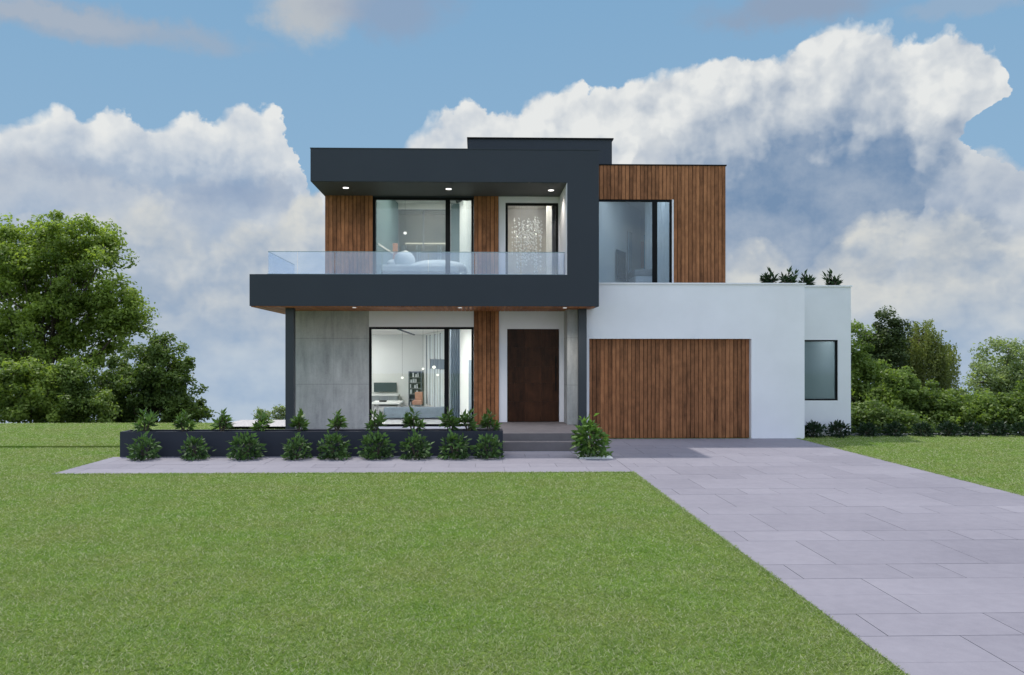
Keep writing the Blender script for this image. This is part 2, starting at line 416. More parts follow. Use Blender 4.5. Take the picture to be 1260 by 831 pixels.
    def srgb(r, g, b):
        f = lambda x: ((x/255+.055)/1.055)**2.4
        return tuple(f(x)/STR for x in (r, g, b))
    hue = mix_(nt, 1.0, sky.outputs[0], (.95, 1.0, 1.08), 'MULTIPLY')
    e1 = maprange(nt, el, -.05, .45)
    blue = mix_(nt, e1, srgb(156, 188, 214), srgb(126, 168, 204))
    front = maprange(nt, el, .42, .75, 0, 1, True)
    zc = maprange(nt, math_(nt, 'ADD', bs.outputs[0], math_(nt, 'MULTIPLY', ws.outputs[1], .35)), .50, .80, .15, .75, True)
    hue = mix_(nt, zc, hue, srgb(225, 228, 232))
    col = mix_(nt, front, blue, hue)
    for (px, py, rx, ry, op, c1) in ((110, 30, 250, 30, .75, srgb(160, 173, 190)), (40, 14, 220, 18, .45, srgb(178, 184, 194)), (385, 2, 88, 66, .95, srgb(184, 190, 196)), (480, 10, 120, 56, .60, srgb(146, 160, 184)),
                                     (985, 6, 170, 40, .80, srgb(146, 160, 182)), (1200, 2, 140, 20, .5, srgb(160, 176, 196))):
        b = math_(nt, 'ADD', blob(px, py, rx, ry), math_(nt, 'MULTIPLY', math_(nt, 'SUBTRACT', bs.outputs[0], .5), 1.2))
        col = mix_(nt, maprange(nt, b, .0, .65, 0, op, True), col, c1)
    def layer(col, T, edge, white, grey, span, l0, holes=(), whites=(), darks=(), rk=1.0, fade=None, soft=(0, .0), sink=None):
        h = math_(nt, 'SUBTRACT', T, elw)
        h = math_(nt, 'ADD', h, math_(nt, 'MULTIPLY', math_(nt, 'SUBTRACT', r0, -.22), .022))
        for hb, k in holes:
            h = math_(nt, 'SUBTRACT', h, math_(nt, 'MULTIPLY', math_(nt, 'MAXIMUM', hb, 0.0), k))
        # wispy in some stretches, crisp in others
        ed = math_(nt, 'MULTIPLY_ADD', maprange(nt, bs.outputs[1], .42, .62, 0, 1, True), edge*2.2, edge)
        al = math_(nt, 'DIVIDE', h, ed, clamp=True)
        al = math_(nt, 'SMOOTH_MIN', al, 1.0, .3, clamp=True)
        if sink: al = math_(nt, 'MULTIPLY', al, maprange(nt, math_(nt, 'ADD', h, math_(nt, 'MULTIPLY', math_(nt, 'SUBTRACT', bs.outputs[2], .5), .10)), sink[0], sink[1], 1, 0, True))
        if fade is not None: al = math_(nt, 'MULTIPLY', al, fade)
        lit = math_(nt, 'MULTIPLY_ADD', maprange(nt, h, 0, span, 0, 1), -l0, .95)
        lit = math_(nt, 'ADD', lit, math_(nt, 'MULTIPLY', rel, rk))
        lit = math_(nt, 'ADD', lit, math_(nt, 'MULTIPLY', math_(nt, 'SUBTRACT', bs.outputs[soft[0]], .5), soft[1]))
        for b, k in whites: lit = math_(nt, 'ADD', lit, math_(nt, 'MULTIPLY', maprange(nt, b, 0, .9, 0, 1, True), k))
        for b, k in darks: lit = math_(nt, 'SUBTRACT', lit, math_(nt, 'MULTIPLY', maprange(nt, b, 0, 1.0, 0, 1, True), k))
        lit = maprange(nt, lit, -.15, 1.24, 0, 1)
        lit = math_(nt, 'SMOOTH_MAX', lit, 0.0, .25)
        lit = math_(nt, 'MINIMUM', lit, 1.0)
        gv = math_(nt, 'ADD', math_(nt, 'MULTIPLY', bs.outputs[0], .5), math_(nt, 'MULTIPLY', ws.outputs[2], .5))
        grey = mix_(nt, maprange(nt, gv, .36, .64, 0, .30), grey, white)
        return mix_(nt, al, col, mix_(nt, lit, grey, white))
    GREY1 = mix_(nt, maprange(nt, az, -.12, .12), srgb(144, 166, 194), srgb(106, 135, 170))
    T1 = curve([(-60,150),(0,152),(30,142),(60,134),(82,133),(100,148),(128,140),(150,140),(175,152),(200,147),(228,136),(245,136),(264,152),(284,142),(302,128),(318,120),(336,128),(350,150),(362,190),(376,236),(392,236),(410,205),(440,192),(470,184),
                (500,166),(520,148),(545,136),(570,128),(590,126),(602,137),(620,131),(642,122),(665,112),(692,104),(714,102),(726,114),(742,112),(760,104),(800,88),(850,68),(900,60),(930,62),(960,52),(985,40),(1020,30),(1045,28),(1062,35),(1080,31),
                (1120,46),(1138,53),(1155,43),(1172,36),(1192,36),(1212,44),(1232,62),(1242,84),(1252,150),(1262,190),(1290,190)], .30)
    col = layer(col, T1, .005, srgb(234, 235, 233), GREY1, .22, .42, rk=.85, soft=(2, .40),
                holes=[(blob(1240, 165, 84, 52), .34)],
                whites=[(blob(620, 165, 230, 70), .22), (blob(1160, 105, 60, 80), .35), (blob(1050, 60, 120, 40), .2), (blob(830, 120, 150, 60), .12), (blob(770, 180, 120, 60), .22)],
                darks=[(blob(1005, 285, 360, 220), 1.55), (blob(940, 300, 240, 150), .55), (blob(250, 250, 240, 100), 1.25), (blob(40, 245, 220, 105), 1.15), (blob(1080, 140, 60, 70), .15)])
    T2 = curve([(-60,188),(0,190),(40,180),(80,184),(108,190),(130,205),(170,222),(210,228),(250,218),(290,205),(340,210),(360,240),(380,330),(420,420),(700,420),(750,330),(766,240),(780,178),(800,166),(815,160),(830,170),(838,200),(845,300),(850,420),(1060,420),
                (1095,330),(1118,265),(1138,226),(1168,198),(1200,189),(1232,186),(1262,190),(1300,190)], .20)
    col = layer(col, T2, .009, srgb(202, 208, 214), srgb(142, 162, 190), .10, .40, rk=.60, soft=(0, .6), sink=(.025, .085),
                whites=[(blob(850, 175, 80, 34), .10), (blob(50, 228, 60, 24), .40), (blob(1215, 210, 70, 36), .2), (blob(175, 248, 70, 26), .25)],
                darks=[(blob(60, 198, 150, 36), 1.0), (blob(280, 228, 170, 56), 1.0), (blob(1200, 248, 120, 20), .4), (blob(1150, 240, 60, 60), .4)],
                fade=maprange(nt, bs.outputs[1], .34, .52, .55, .95))
    T3 = curve([(-60,300),(0,300),(40,270),(90,240),(150,245),(190,238),(230,262),(270,275),(310,262),(350,262),(372,240),(400,222),(420,420),(860,420),(885,345),(895,312),(930,300),(965,308),(985,335),(1000,330),(1020,290),(1040,264),(1060,256),(1110,252),(1140,256),(1180,262),(1230,266),(1262,272),(1300,272)], .14)
    col = layer(col, T3, .012, srgb(215, 216, 212), srgb(136, 160, 189), .16, .46, rk=.80, soft=(1, 1.9),
                whites=[(blob(1190, 290, 110, 34), .30), (blob(940, 325, 110, 24), .30), (blob(384, 270, 44, 60), .45), (blob(1090, 370, 120, 30), .28), (blob(80, 252, 80, 24), .15)],
                darks=[(blob(1035, 310, 80, 22), .30), (blob(1160, 425, 130, 40), .50), (blob(1230, 330, 80, 24), .45), (blob(1125, 325, 50, 16), .50), (blob(250, 410, 320, 60), .40), (blob(60, 330, 240, 80), .55), (blob(240, 330, 230, 90), .50)],
                fade=maprange(nt, bs.outputs[0], .34, .55, .60, .95))
    hz = maprange(nt, el, .085, -.03, 0, .80, True)
    n5 = math_(nt, 'ADD', bs.outputs[2], math_(nt, 'MULTIPLY', el, -1.2))
    col = mix_(nt, hz, col, mix_(nt, maprange(nt, n5, .34, .64), srgb(144, 171, 203), srgb(178, 195, 213)))
    # clouds opposite the sun are lit from the front, so that half of the sky is brighter
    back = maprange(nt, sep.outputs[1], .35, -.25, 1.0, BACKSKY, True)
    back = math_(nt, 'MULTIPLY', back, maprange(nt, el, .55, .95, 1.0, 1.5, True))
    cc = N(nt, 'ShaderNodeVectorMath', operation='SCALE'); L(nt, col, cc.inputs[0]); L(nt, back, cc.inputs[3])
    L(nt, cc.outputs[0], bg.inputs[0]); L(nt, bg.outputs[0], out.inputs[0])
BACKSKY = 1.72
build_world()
sd = bpy.data.lights.new('sun', 'SUN'); sd.energy = 3.1; sd.angle = R(.9); sd.color = (1, .955, .88)
so = bpy.data.objects.new('sun', sd); COL.objects.link(so)
so.location = (-20, 40, 60)
from mathutils import Vector
so.rotation_euler = Vector(tuple(-SUN)).to_track_quat('-Z', 'Y').to_euler()

# ------------------------------------------------------------------ ground
LX, LEDGE, LBACK = -7.36, 18.2, 25.0          # left lawn: x limit by planter, ledge, rear edge
RX, RBACK = 8.02, 20.62
DRX = 7.93
DLX = 2.72
PF = 14.06                                       # front edge of the path
def sheet(name, mat, rects, z, kind='structure'):
    m = MB()
    for x0, x1, y0, y1 in rects: m.quad((x0,y0,z),(x1,y0,z),(x1,y1,z),(x0,y1,z))
    return tag(m.build(name, mat), kind=kind)
# one lawn base sheet with raised rear terrace on the left, then falling hillside
g = MB()
g.quad((-90,-60,0),(90,-60,0),(90,LEDGE,0),(-90,LEDGE,0))
g.quad((-90,LEDGE,0),(-4.6,LEDGE,0),(-4.6,LEDGE,.045),(-90,LEDGE,.045))
g.quad((-90,LEDGE,.045),(-4.6,LEDGE,.045),(-4.6,LBACK,.0),(-90,LBACK,.0))
g.quad((-4.6,LEDGE,0),(90,LEDGE,0),(90,RBACK,0),(-4.6,RBACK,0))
tag(g.build('lawn', M['turf']), kind='structure')
h = MB()
h.quad((-90,LBACK,0),(-4.6,LBACK,0),(-4.6,420,-62),(-160,420,-62))
h.quad((-4.59,RBACK,0),(90,RBACK,0),(160,420,-62),(-4.59,420,-62))
def hill(X, Y): return -62*(Y-LBACK)/(420-LBACK) if X < -4.6 else -62*(Y-RBACK)/(420-RBACK)
tag(h.build('hillside', M['earth']), kind='structure')

# paving: slabs over a joint bed.  rows repeat every 1.5 m: a 0.5 m course then a 1.0 m course
def pave(name, rects):
    bed = MB(); m = MB(); rnd = random.Random(3); J = .0035
    for (X0, X1, Y0, Y1) in rects:
        bed.quad((X0,Y0,.004),(X1,Y0,.004),(X1,Y1,.004),(X0,Y1,.004))
        k0 = math.floor((Y0-5.73)/1.5)-1; k1 = math.ceil((Y1-5.73)/1.5)+1
        for k in range(k0, k1):
            for (ya, yb, joints) in ((5.73+1.5*k, 6.23+1.5*k, (2.96, 3.965)), (6.23+1.5*k, 6.73+1.5*k, (3.48,)), (6.73+1.5*k, 7.23+1.5*k, (3.48,))):
                a, b = max(ya, Y0), min(yb, Y1)
                if b-a < .02: continue
                xs = sorted({round(j+1.5*i, 4) for j in joints for i in range(-12, 8)})
                xs = [X0]+[x for x in xs if X0+.03 < x < X1-.03]+[X1]
                big = len(joints) == 1
                for xa, xb in zip(xs[:-1], xs[1:]):
                    r2 = random.Random(int(xa*1000)*7919+k*31+(1 if not big else 2)); t = r2.random()
                    t = .5+(t-.5)*.85; j0 = .001 if big and abs(a-(6.73+1.5*k)) < .01 else J
                    j1 = .001 if big and abs(b-(6.73+1.5*k)) < .01 else J
                    z = .010 + r2.random()*.0015
                    m.box(xa+J, xb-J, a+j0, b-j1, .0045, z, t)
    tag(bed.build(name+'_bed', M['joint']), kind='structure')
    return tag(m.build(name, M['paver']), kind='structure')
pave('path', [(LX, DLX, PF, 16.44), (-.0, DLX, 16.44, 17.24)])
pave('driveway', [(DLX+.002, DRX, -2.0, 19.8)])
pave('patio', [(-7.3, -4.9, 22.6, 24.97)])
for o in list(COL.objects):
    if o.name.startswith('patio'):
        o.location.z = .085
        if o.name == 'patio': o.data.materials[0] = M['patio']
sheet('terrace', M['paver'], [(-4.75, .5, 16.95, 20.62)], .20)
tag(boxo('terrace_edge', M['kerb'], None, -4.8, .5, 16.93, 16.948, 0, .2), kind='structure')
tag(boxo('kerb', M['kerb'], None, 9.56, 60, 20.50, 20.62, -.1, .05), kind='structure')

# grass blades (stuff)
def grass():
    P = []
    def fill(x0, x1, y0, y1, dens, z0=0.0, z1=None):
        n = int((x1-x0)*(y1-y0)*dens)
        if n <= 0: return
        p = np.empty((n, 4), np.float32); p[:, 0] = rng.uniform(x0, x1, n); p[:, 1] = rng.uniform(y0, y1, n)
        z1_ = z0 if z1 is None else z1
        p[:, 2] = z0+(z1_-z0)*(p[:, 1]-y0)/(y1-y0); p[:, 3] = max(1.0, ((y0+y1)/2)/6.0); P.append(p)
    ys = [4.2, 5, 6, 7, 8, 9, 10, 11, 12, 13, PF-.012]
    for a, b in zip(ys[:-1], ys[1:]):
        y = (a+b)/2; d = 9500*(5/y)**1.75
        fill(-(.60*b+5.0), DLX-.012, a, b, d)
        if b > 9: fill(DRX+.015, .66*b+4.0, a, b, d)
    for a, b in ((PF, 15), (15, 16.5), (16.5, LEDGE)):
        d = 9500*(5/((a+b)/2))**1.75
        fill(-(.60*b+5.0), LX-.012, a, b, d); fill(DRX+.015, .66*b+4.0, a, b, d)
    for a, b in ((LEDGE, 20.48),): fill(8.1, .66*b+4.0, a, b, 900)
    fill(-(.60*25+5.0), LX, LEDGE, LBACK, 850, .045, 0.0); fill(LX, -4.9, LEDGE, 22.5, 500, .045, .02)
    def edge(xa, ya, xb, yb, dens):
        n = int(math.hypot(xb-xa, yb-ya)*dens); f = rng.random(n); p = np.empty((n, 4), np.float32)
        p[:, 0] = xa+(xb-xa)*f+rng.normal(size=n)*.014; p[:, 1] = ya+(yb-ya)*f+rng.normal(size=n)*.014; p[:, 2] = .004; p[:, 3] = np.maximum(1, p[:, 1]/6); P.append(p)
    edge(DLX-.012, 4.2, DLX-.012, PF, 420); edge(LX, PF-.012, DLX, PF-.012, 260); edge(LX-.012, PF, LX-.012, 16.4, 200); edge(DRX+.012, 10, DRX+.012, 19.8, 260)
    p = np.concatenate(P); n = len(p)
    s = p[:, 3]; hgt = rng.uniform(.008, .026, n)*np.minimum(1.25, .8+.2*s); wid = rng.uniform(.0035, .006, n)*s**.8
    a = rng.uniform(0, 2*math.pi, n); lean = rng.uniform(.012, .040, n)*s**.5; la = rng.uniform(0, 2*math.pi, n)
    v = np.empty((n, 3, 3), np.float32)
    dx = np.cos(a)*wid; dy = np.sin(a)*wid
    v[:, 0] = np.stack((p[:, 0]-dx, p[:, 1]-dy, p[:, 2]), 1); v[:, 1] = np.stack((p[:, 0]+dx, p[:, 1]+dy, p[:, 2]), 1)
    v[:, 2] = np.stack((p[:, 0]+np.cos(la)*lean, p[:, 1]+np.sin(la)*lean, p[:, 2]+hgt), 1)
    f = np.arange(n*3, dtype=np.int32).reshape(n, 3)
    tag(np_mesh('grass', v.reshape(-1, 3), f, M['blade'], None, rng.random(n)), kind='stuff')
    print('grass blades', n)
grass()

# ------------------------------------------------------------------ the house
H = empty('house', (0, 20.0, 0))
tag(H, 'modern two storey house of white render, timber cladding and charcoal frames', 'house')
YF, YW, YG, YA, YB = 18.97, 20.63, 19.80, 20.50, 20.80
def part(name, mat, *b): return boxo(name, mat, H, *b)
def plabel(o, s): o['label'] = s; return o

def window(px0, px1, Y, z0, z1, mull=(), t=.045, pane='pane', label=None, x0=None, x1=None, depth=.09):
    x0 = xat(px0, Y) if x0 is None else x0; x1 = xat(px1, Y) if x1 is None else x1
    m = MB(); y0, y1 = Y, Y+depth
    m.box(x0, x0+t, y0, y1, z0, z1); m.box(x1-t, x1, y0, y1, z0, z1)
    m.box(x0+t, x1-t, y0, y1, z1-t, z1); m.box(x0+t, x1-t, y0, y1, z0, z0+t)
    ms = [xat(q, Y) for q in mull]
    for q in ms: m.box(q-.06, q+.06, y0+.003, y1-.003, z0+t, z1-t)
    w = m.build('window', M['frame'], H)
    if label: w['label'] = label
    edges = [x0+t]+[e for q in ms for e in (q-.06, q+.06)]+[x1-t]
    for i in range(0, len(edges), 2):
        g = MB(); yy = Y+.045; a, b = edges[i]-.005, edges[i+1]+.005; c, d = z0+t-.005, z1-t+.005
        g.quad((a, yy, c), (b, yy, c), (b, yy, d), (a, yy, d)).build('pane', M[pane], w)
    return x0, x1

def boards(name, Y, strips, mat=None, pitch=.1, gap=.013, depth=.03, label=None, axis='Z', seed=1):
    """vertical boards; strips = [(x0,x1,z0,z1)] aligned on one pitch"""
    rnd = random.Random(seed); m = MB(); back = MB()
    for (x0, x1, z0, z1) in strips:
        back.box(x0, x1, Y+depth, Y+depth+.05, z0, z1)
        n = max(1, round((x1-x0)/pitch)); p = (x1-x0)/n
        for i in range(n):
            t = rnd.random(); d = rnd.uniform(-.003, .003)
            m.box(x0+i*p+gap/2, x0+(i+1)*p-gap/2, Y+d, Y+depth+.01, z0, z1, t)
    o = m.build(name, mat or M['wood'], H); back.build('cladding_backing', M['gap'], o)
    if label: o['label'] = label
    return o

# --- ground floor front
zb = .0
xc0 = -4.78; xw0 = xat(454, YW); xw1 = xat(583, YW); xd0 = xat(614, YW); 
zsof = zat(580, 377, YF)                                   # underside of the balcony slab
zwt = zat(520, 402.5, YW); zwb = .25
part('concrete_wall', M['concrete'], xc0, xw0, YW, YW+.25, -.3, zsof+.1)
part('lintel_wall', M['white'], xw0, xw1, YW+.002, YW+.25, zwt, zsof+.1)
part('sill_wall', M['white'], xw0, xw1, YW+.002, YW+.25, -.3, zwb)
window(454, 583, YW+.01, zwb, zwt, mull=(549.5,), label='tall ground floor window of the living room', x0=xw0+.003, x1=xw1-.003, t=.058)
boards('wood_cladding', YW-.03, [(xw1, xd0, .3, zsof+.05)], seed=3, label='narrow ground floor strip of vertical boards beside the front door')
# entrance wall with door
xdl, xdr = xat(624, YW+.06), xat(688, YW+.06); zdt = zat(655, 405, YW+.06); zp = .36
xp = xat(696, YW)                                          # where the concrete pier starts
YD = YW+.02
part('entrance_wall', M['white'], xd0, xdl, YD, YD+.25, 0, zsof+.1)
part('entrance_wall', M['white'], xdr, xp+.3, YD, YD+.25, 0, zsof+.1)
part('entrance_wall', M['white'], xdl, xdr, YD+.001, YD+.25, zdt, zsof+.1)
d = MB(); rnd = random.Random(5)
zz = [zp+.004, zp+.52, zp+1.0, zp+1.42, zp+1.92, zdt-.004]
xx = np.linspace(xdl+.01, xdr-.01, 4)
tcol = [.35, .75, .5]
for i in range(5):
    for j in range(3): d.box(xx[j]+.001, xx[j+1]-.001, YD+.05+rnd.uniform(0, .002), YD+.10, zz[i]+.001, zz[i+1]-.001, tcol[j]+rnd.uniform(-.08, .08))
dr = d.build('front_door', M['door'], H); dr['label'] = 'tall dark brown panelled front door'
boxo('door_leaf_core', M['gap'], dr, xdl+.002, xdr-.002, YD+.09, YD+.14, zp, zdt)
hb = MB(); hb.box(xdr-.10, xdr-.075, YD+.0, YD+.02, zp+.8, zp+1.7); hb.box(xdr-.095, xdr-.08, YD+.02, YD+.05, zp+.9, zp+.93); hb.box(xdr-.095, xdr-.08, YD+.02, YD+.05, zp+1.57, zp+1.6)
hb.build('handle', M['frame'], dr)
part('concrete_pier', M['concrete'], xat(698, 19.86), 2.62, 19.86, YD, 0, zsof+.1)
# columns
for px0, px1, nm in ((351, 361.5, 'slim charcoal column at the outer corner of the terrace'), (712, 722, 'slim charcoal column beside the garage')):
    yc = 19.45 if px0 < 400 else 19.55
    x0, x1 = xat(px0, yc), xat(px1, yc)
    plabel(boxo('column', M['steel'], H, x0, x1, yc, yc+.2, 0, zsof+.02, bevel=.01), nm)
# steps and porch
st = MB(); XS0, XS1 = .52, 2.36
st.box(XS0, XS1, 17.55, 19.855, 0, .36); st.box(XS0, XS1, 17.25, 17.548, 0, .20)
st.box(XS0, 2.45, 19.857, 20.65, 0, .36)
sp = st.build('entrance_steps', M['stepstone'], H)
# --- garage block
gx0 = 2.60; gx1 = xat(990, YG); gzt = zat(870, 350, YG)
dx0, dx1 = xat(725, YG), xat(924.5, YG); dzt = zat(820, 417, YG)
part('garage_wall', M['white'], gx0, dx0, YG, YG+.28, 0, gzt)
part('garage_wall', M['white'], dx0, dx1, YG, YG+.28, dzt, gzt)
part('garage_wall', M['white'], dx1, gx1, YG, YG+.28, -.3, gzt)
part('garage_wall', M['white'], gx1-.25, gx1, YG+.28, 27, -1, gzt-.001)
part('garage_roof', M['kerb'], gx0, gx1-.25, YG+.28, 27, gzt-.32, gzt-.22)
cp = MB(); cp.box(gx0, gx1+.03, YG-.03, YG+.3, gzt, gzt+.035); cp.box(gx1-.27, gx1+.03, YG+.301, 27, gzt, gzt+.035)
cp.build('coping', M['white'], H)
gd = boards('garage_door', YG+.15, [(dx0, dx1, .015, dzt)], mat=M['woodg'], seed=9, pitch=.0985, gap=.013, label='wide garage door of vertical brown boards')
# --- annex on the right
ax1 = xat(1047, YA); azt_ = zat(1018, 353, YA)
wx0 = gx1+.04; wx1 = xat(1031, YA); wz0, wz1 = zat(1010, 493, YA), zat(1010, 418.5, YA)
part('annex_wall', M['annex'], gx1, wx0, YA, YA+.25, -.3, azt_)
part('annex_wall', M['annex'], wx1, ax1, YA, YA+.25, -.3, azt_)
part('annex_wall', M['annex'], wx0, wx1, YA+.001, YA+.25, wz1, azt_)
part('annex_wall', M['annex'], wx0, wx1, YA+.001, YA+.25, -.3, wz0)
part('annex_wall', M['annex'], ax1-.25, ax1, YA+.25, 27, -1.2, azt_-.001)
part('annex_roof', M['kerb'], gx1, ax1-.25, YA+.25, 27, azt_-.32, azt_-.22)
cp = MB(); cp.box(gx1+.031, ax1+.03, YA-.03, YA+.27, azt_, azt_+.035); cp.box(ax1-.27, ax1+.03, YA+.271, 27, azt_, azt_+.035)
cp.build('coping', M['white'], H)
window(990, 1031, YA+.02, wz0, wz1, pane='paned', x0=wx0+.002, x1=wx1-.002, t=.04, label='annex window beside the garage corner')
part('interior_wall', M['teal'], gx1, ax1-.25, 23.0, 23.1, 0, 3.4)
part('interior_wall', M['teal'], gx1+.001, gx1+.05, YA+.3, 23, 0, 3.4)
part('interior_ceiling', M['iwhite'], gx1+.051, ax1-.251, YA+.25, 23, 3.0, 3.1)
part('interior_floor', M['ifloor'], gx1+.051, ax1-.251, YA+.25, 23, .0, .1)

# --- charcoal frame: roof slab, right upright, balcony slab
xr0 = xat(382, YF); xr1 = xat(737, YF); xi = xat(698, YF)
zr0 = zat(560, 224, YF); zr1 = zat(560, 184, YF); zs1 = zat(520, 338, YF); xb0 = xat(307, YF)
m = MB(); m.box(xr0, xr1, YF, YW+.2, zr0, zr1); m.box(xr0, xr1, YW+.201, 27.0, 6.60, zr1)
plabel(m.build('roof_slab', M['charcoal'], H), 'thick charcoal roof fascia over the balcony')
part('roof_soffit', M['soffit'], xr0+.03, xi, YF+.03, YW, zr0-.006, zr0-.001)
part('frame_upright', M['charcoal'], xi, xr1, YF+.0, YW+.2, zs1, zr0)
part('reveal_lining', M['white'], xi-.012, xi-.002, YF+.012, YW, zs1, zr0-.007)
part('balcony_slab', M['charcoal'], xb0, xr1, YF, 22.3, zsof, zs1)
sf = MB(); x = xb0+.03; rnd = random.Random(8)
while x < xr1-.12:
    sf.box(x, x+.085, YF+.02, 22.25 if x < xc0-.1 else YW-.001, zsof-.022, zsof-.002, rnd.random()); x += .1
sf.build('soffit_boards', M['soffwood'], H)
part('balcony_floor', M['stepstone'], xb0+.1, xi-.013, YF+.1, YW-.04, zs1+.002, zs1+.012)
# roof edge trims and the stair block behind
t0 = xat(576, 22.0); t1 = xat(753, 22.0); zt = zat(660, 171.5, 22.0)
plabel(part('roof_block', M['charcoal'], t0, t1, 22.0, 26, 6.6, zt), 'low charcoal block rising behind the roof fascia')
boxo('coping', M['frame'], H, t0-.03, t1+.04, 21.96, 26.04, zt, zt+.035)
boxo('coping', M['charcoal'], H, xr0-.01, xr1+.01, YF-.01, 27.0, zr1, zr1+.02)
# --- upper floor front
zuf = zs1+.012                                             # upper floor level
u0 = xat(400, YW); uw0 = xat(459, YW); uw1 = xat(583, YW); uw2 = xat(613.5, YW)
zuw = zat(520, 243, YW)
boards('wood_cladding', YW-.03, [(u0, uw0, zuf, zr0-.007)], seed=12, label='upper floor timber panel left of the bedroom window')
boards('wood_cladding', YW-.03, [(uw1, uw2, zuf, zr0-.007)], seed=13, label='narrow upper timber strip between the two balcony windows')
part('upper_wall', M['white'], u0, u0+.2, YW+.06, 27, zs1, 6.599)
part('upper_wall', M['charcoal'], uw0, uw1, YW, YW+.2, zuw, zr0-.001)
window(459, 583, YW+.01, zuf, zuw, mull=(551,), pane='panem', label='wide upper floor bedroom window behind the glass balustrade', x0=uw0+.003, x1=uw1-.003, t=.06)
mx0, mx1 = xat(622, YW+.03), xat(687, YW+.03); mzt = zat(655, 250, YW+.03)
part('upper_wall', M['white'], uw2, mx0, YW+.02, YW+.22, zs1, zr0-.001)
part('upper_wall', M['white'], mx1, xi-.001, YW+.02, YW+.22, zs1, zr0-.001)
part('upper_wall', M['white'], mx0, mx1, YW+.021, YW+.22, mzt, zr0-.001)
window(622, 687, YW+.03, zuf, mzt, label='upper floor window with a crystal chandelier behind it', x0=mx0+.002, x1=mx1-.002, t=.06)
# --- upper right timber block
bx1 = xat(893, YB); bzt = zat(815, 204, YB); bw1 = xat(829, YB); bwz = zat(783, 245.5, YB); bz0 = 3.5
boards('wood_cladding', YB, [(xr1+.002, bw1, bwz, bzt), (bw1, bx1, bz0, bzt)], seed=21, pitch=.096, label='upper timber clad block above the garage')
part('block_side', M['gap'], bx1-.02, bx1-.002, YB+.08, 26.5, bz0, bzt-.002)
boards('block_cladding', 26.6, [(xr1+.3, bx1, bz0, bzt)], seed=22)
part('block_roof', M['kerb'], xr1+.01, bx1-.03, YB+.09, 26.5, bzt-.25, bzt-.1)
cp = MB(); cp.box(xr1+.01, bx1+.02, YB-.02, YB+.1, bzt, bzt+.03); cp.box(bx1-.08, bx1+.02, YB+.101, 26.6, bzt, bzt+.03)
cp.build('coping', M['frame'], H)
tr = MB(); tr.box(bw1-.045, bw1-.002, YB-.006, YB+.08, bz0, bwz-.001)
tr.build('window_trim', M['white'], H)
window(738, 829, YB+.02, 3.75, bwz-.003, mull=(806,), pane='paneb', x0=xr1-.05, x1=bw1-.047, t=.045, label='tall corner window of the timber clad block')
# unseen side glazing, added to let daylight in / body of the house behind (closing volumes)
part('rear_wall', M['white'], xc0, gx1, 30.0, 30.2, -2.5, zs1)
part('rear_wall', M['white'], xr0, xr1, 27.001, 27.2, zs1, zr1)
part('upper_wall', M['white'], xr1-.2, xr1-.002, YW+.202, 27, zs1, 6.599)
sw = MB(); sw.box(xc0, xc0+.2, YW+.251, 30, -2, .3); sw.box(xc0, xc0+.2, YW+.251, 30, 2.75, zsof); sw.box(xc0, xc0+.2, YW+.251, 21.4, .301, 2.749); sw.box(xc0, xc0+.2, 29.2, 30, .301, 2.749)
sw.build('side_wall', M['white'], H)
fr = MB()
for yy in (21.4, 23.3, 25.2, 27.1, 29.14): fr.box(xc0+.06, xc0+.14, yy+.001, yy+.059, .301, 2.749)
for z in (.301, 2.70): fr.box(xc0+.061, xc0+.139, 21.46, 29.139, z, z+.048)
sg = fr.build('window', M['frame'], H); sg['label'] = 'unseen side window wall added to daylight the living room'
MB().quad((xc0+.1, 21.45, .33), (xc0+.1, 29.15, .33), (xc0+.1, 29.15, 2.72), (xc0+.1, 21.45, 2.72)).build('pane', M['pane'], sg)
part('floor_slab', M['white'], xc0+.2, gx0, YW+.25, 30, 2.9, zsof)
part('floor_slab', M['charcoal'], xc0+.2, xr1, 22.301, 30, zsof+.001, zs1)
# downlights
def downlight(px, py, z, lab, power):
    Y = (z-CH)*F/(HOR-py); X = xat(px, Y)
    rr = .07 if py < 300 else .045
    m = MB().cyl((X, Y), rr+.012, z-.014, z-.004, 20); o = m.build('downlight', M['chrome'], H); o['label'] = lab
    MB().cyl((X, Y), rr, z-.020, z-.0145, 20).build('lens', M['dlglow' if py < 300 else 'lowglow'], o)
    l = bpy.data.lights.new('downlight_lamp', 'SPOT'); l.energy = power; l.spot_size = R(130); l.spot_blend = .8; l.color = (1, .93, .82); l.shadow_soft_size = .07
    lo = bpy.data.objects.new('downlight_lamp', l); COL.objects.link(lo); lo.parent = o; lo.location = (X, Y-20.0, z-.03)
for px, py, w in ((425.5, 231.5, 'left'), (552, 232.3, 'middle'), (678, 233.3, 'right')):
    downlight(px, py, zr0-.006, 'lit %s downlight in the roof soffit' % w, 55)
for px, w in ((436, 'left'), (566, 'middle'), (695, 'right')):
    downlight(px, 378.2, zsof-.022, 'lit %s downlight under the balcony slab' % w, 85)
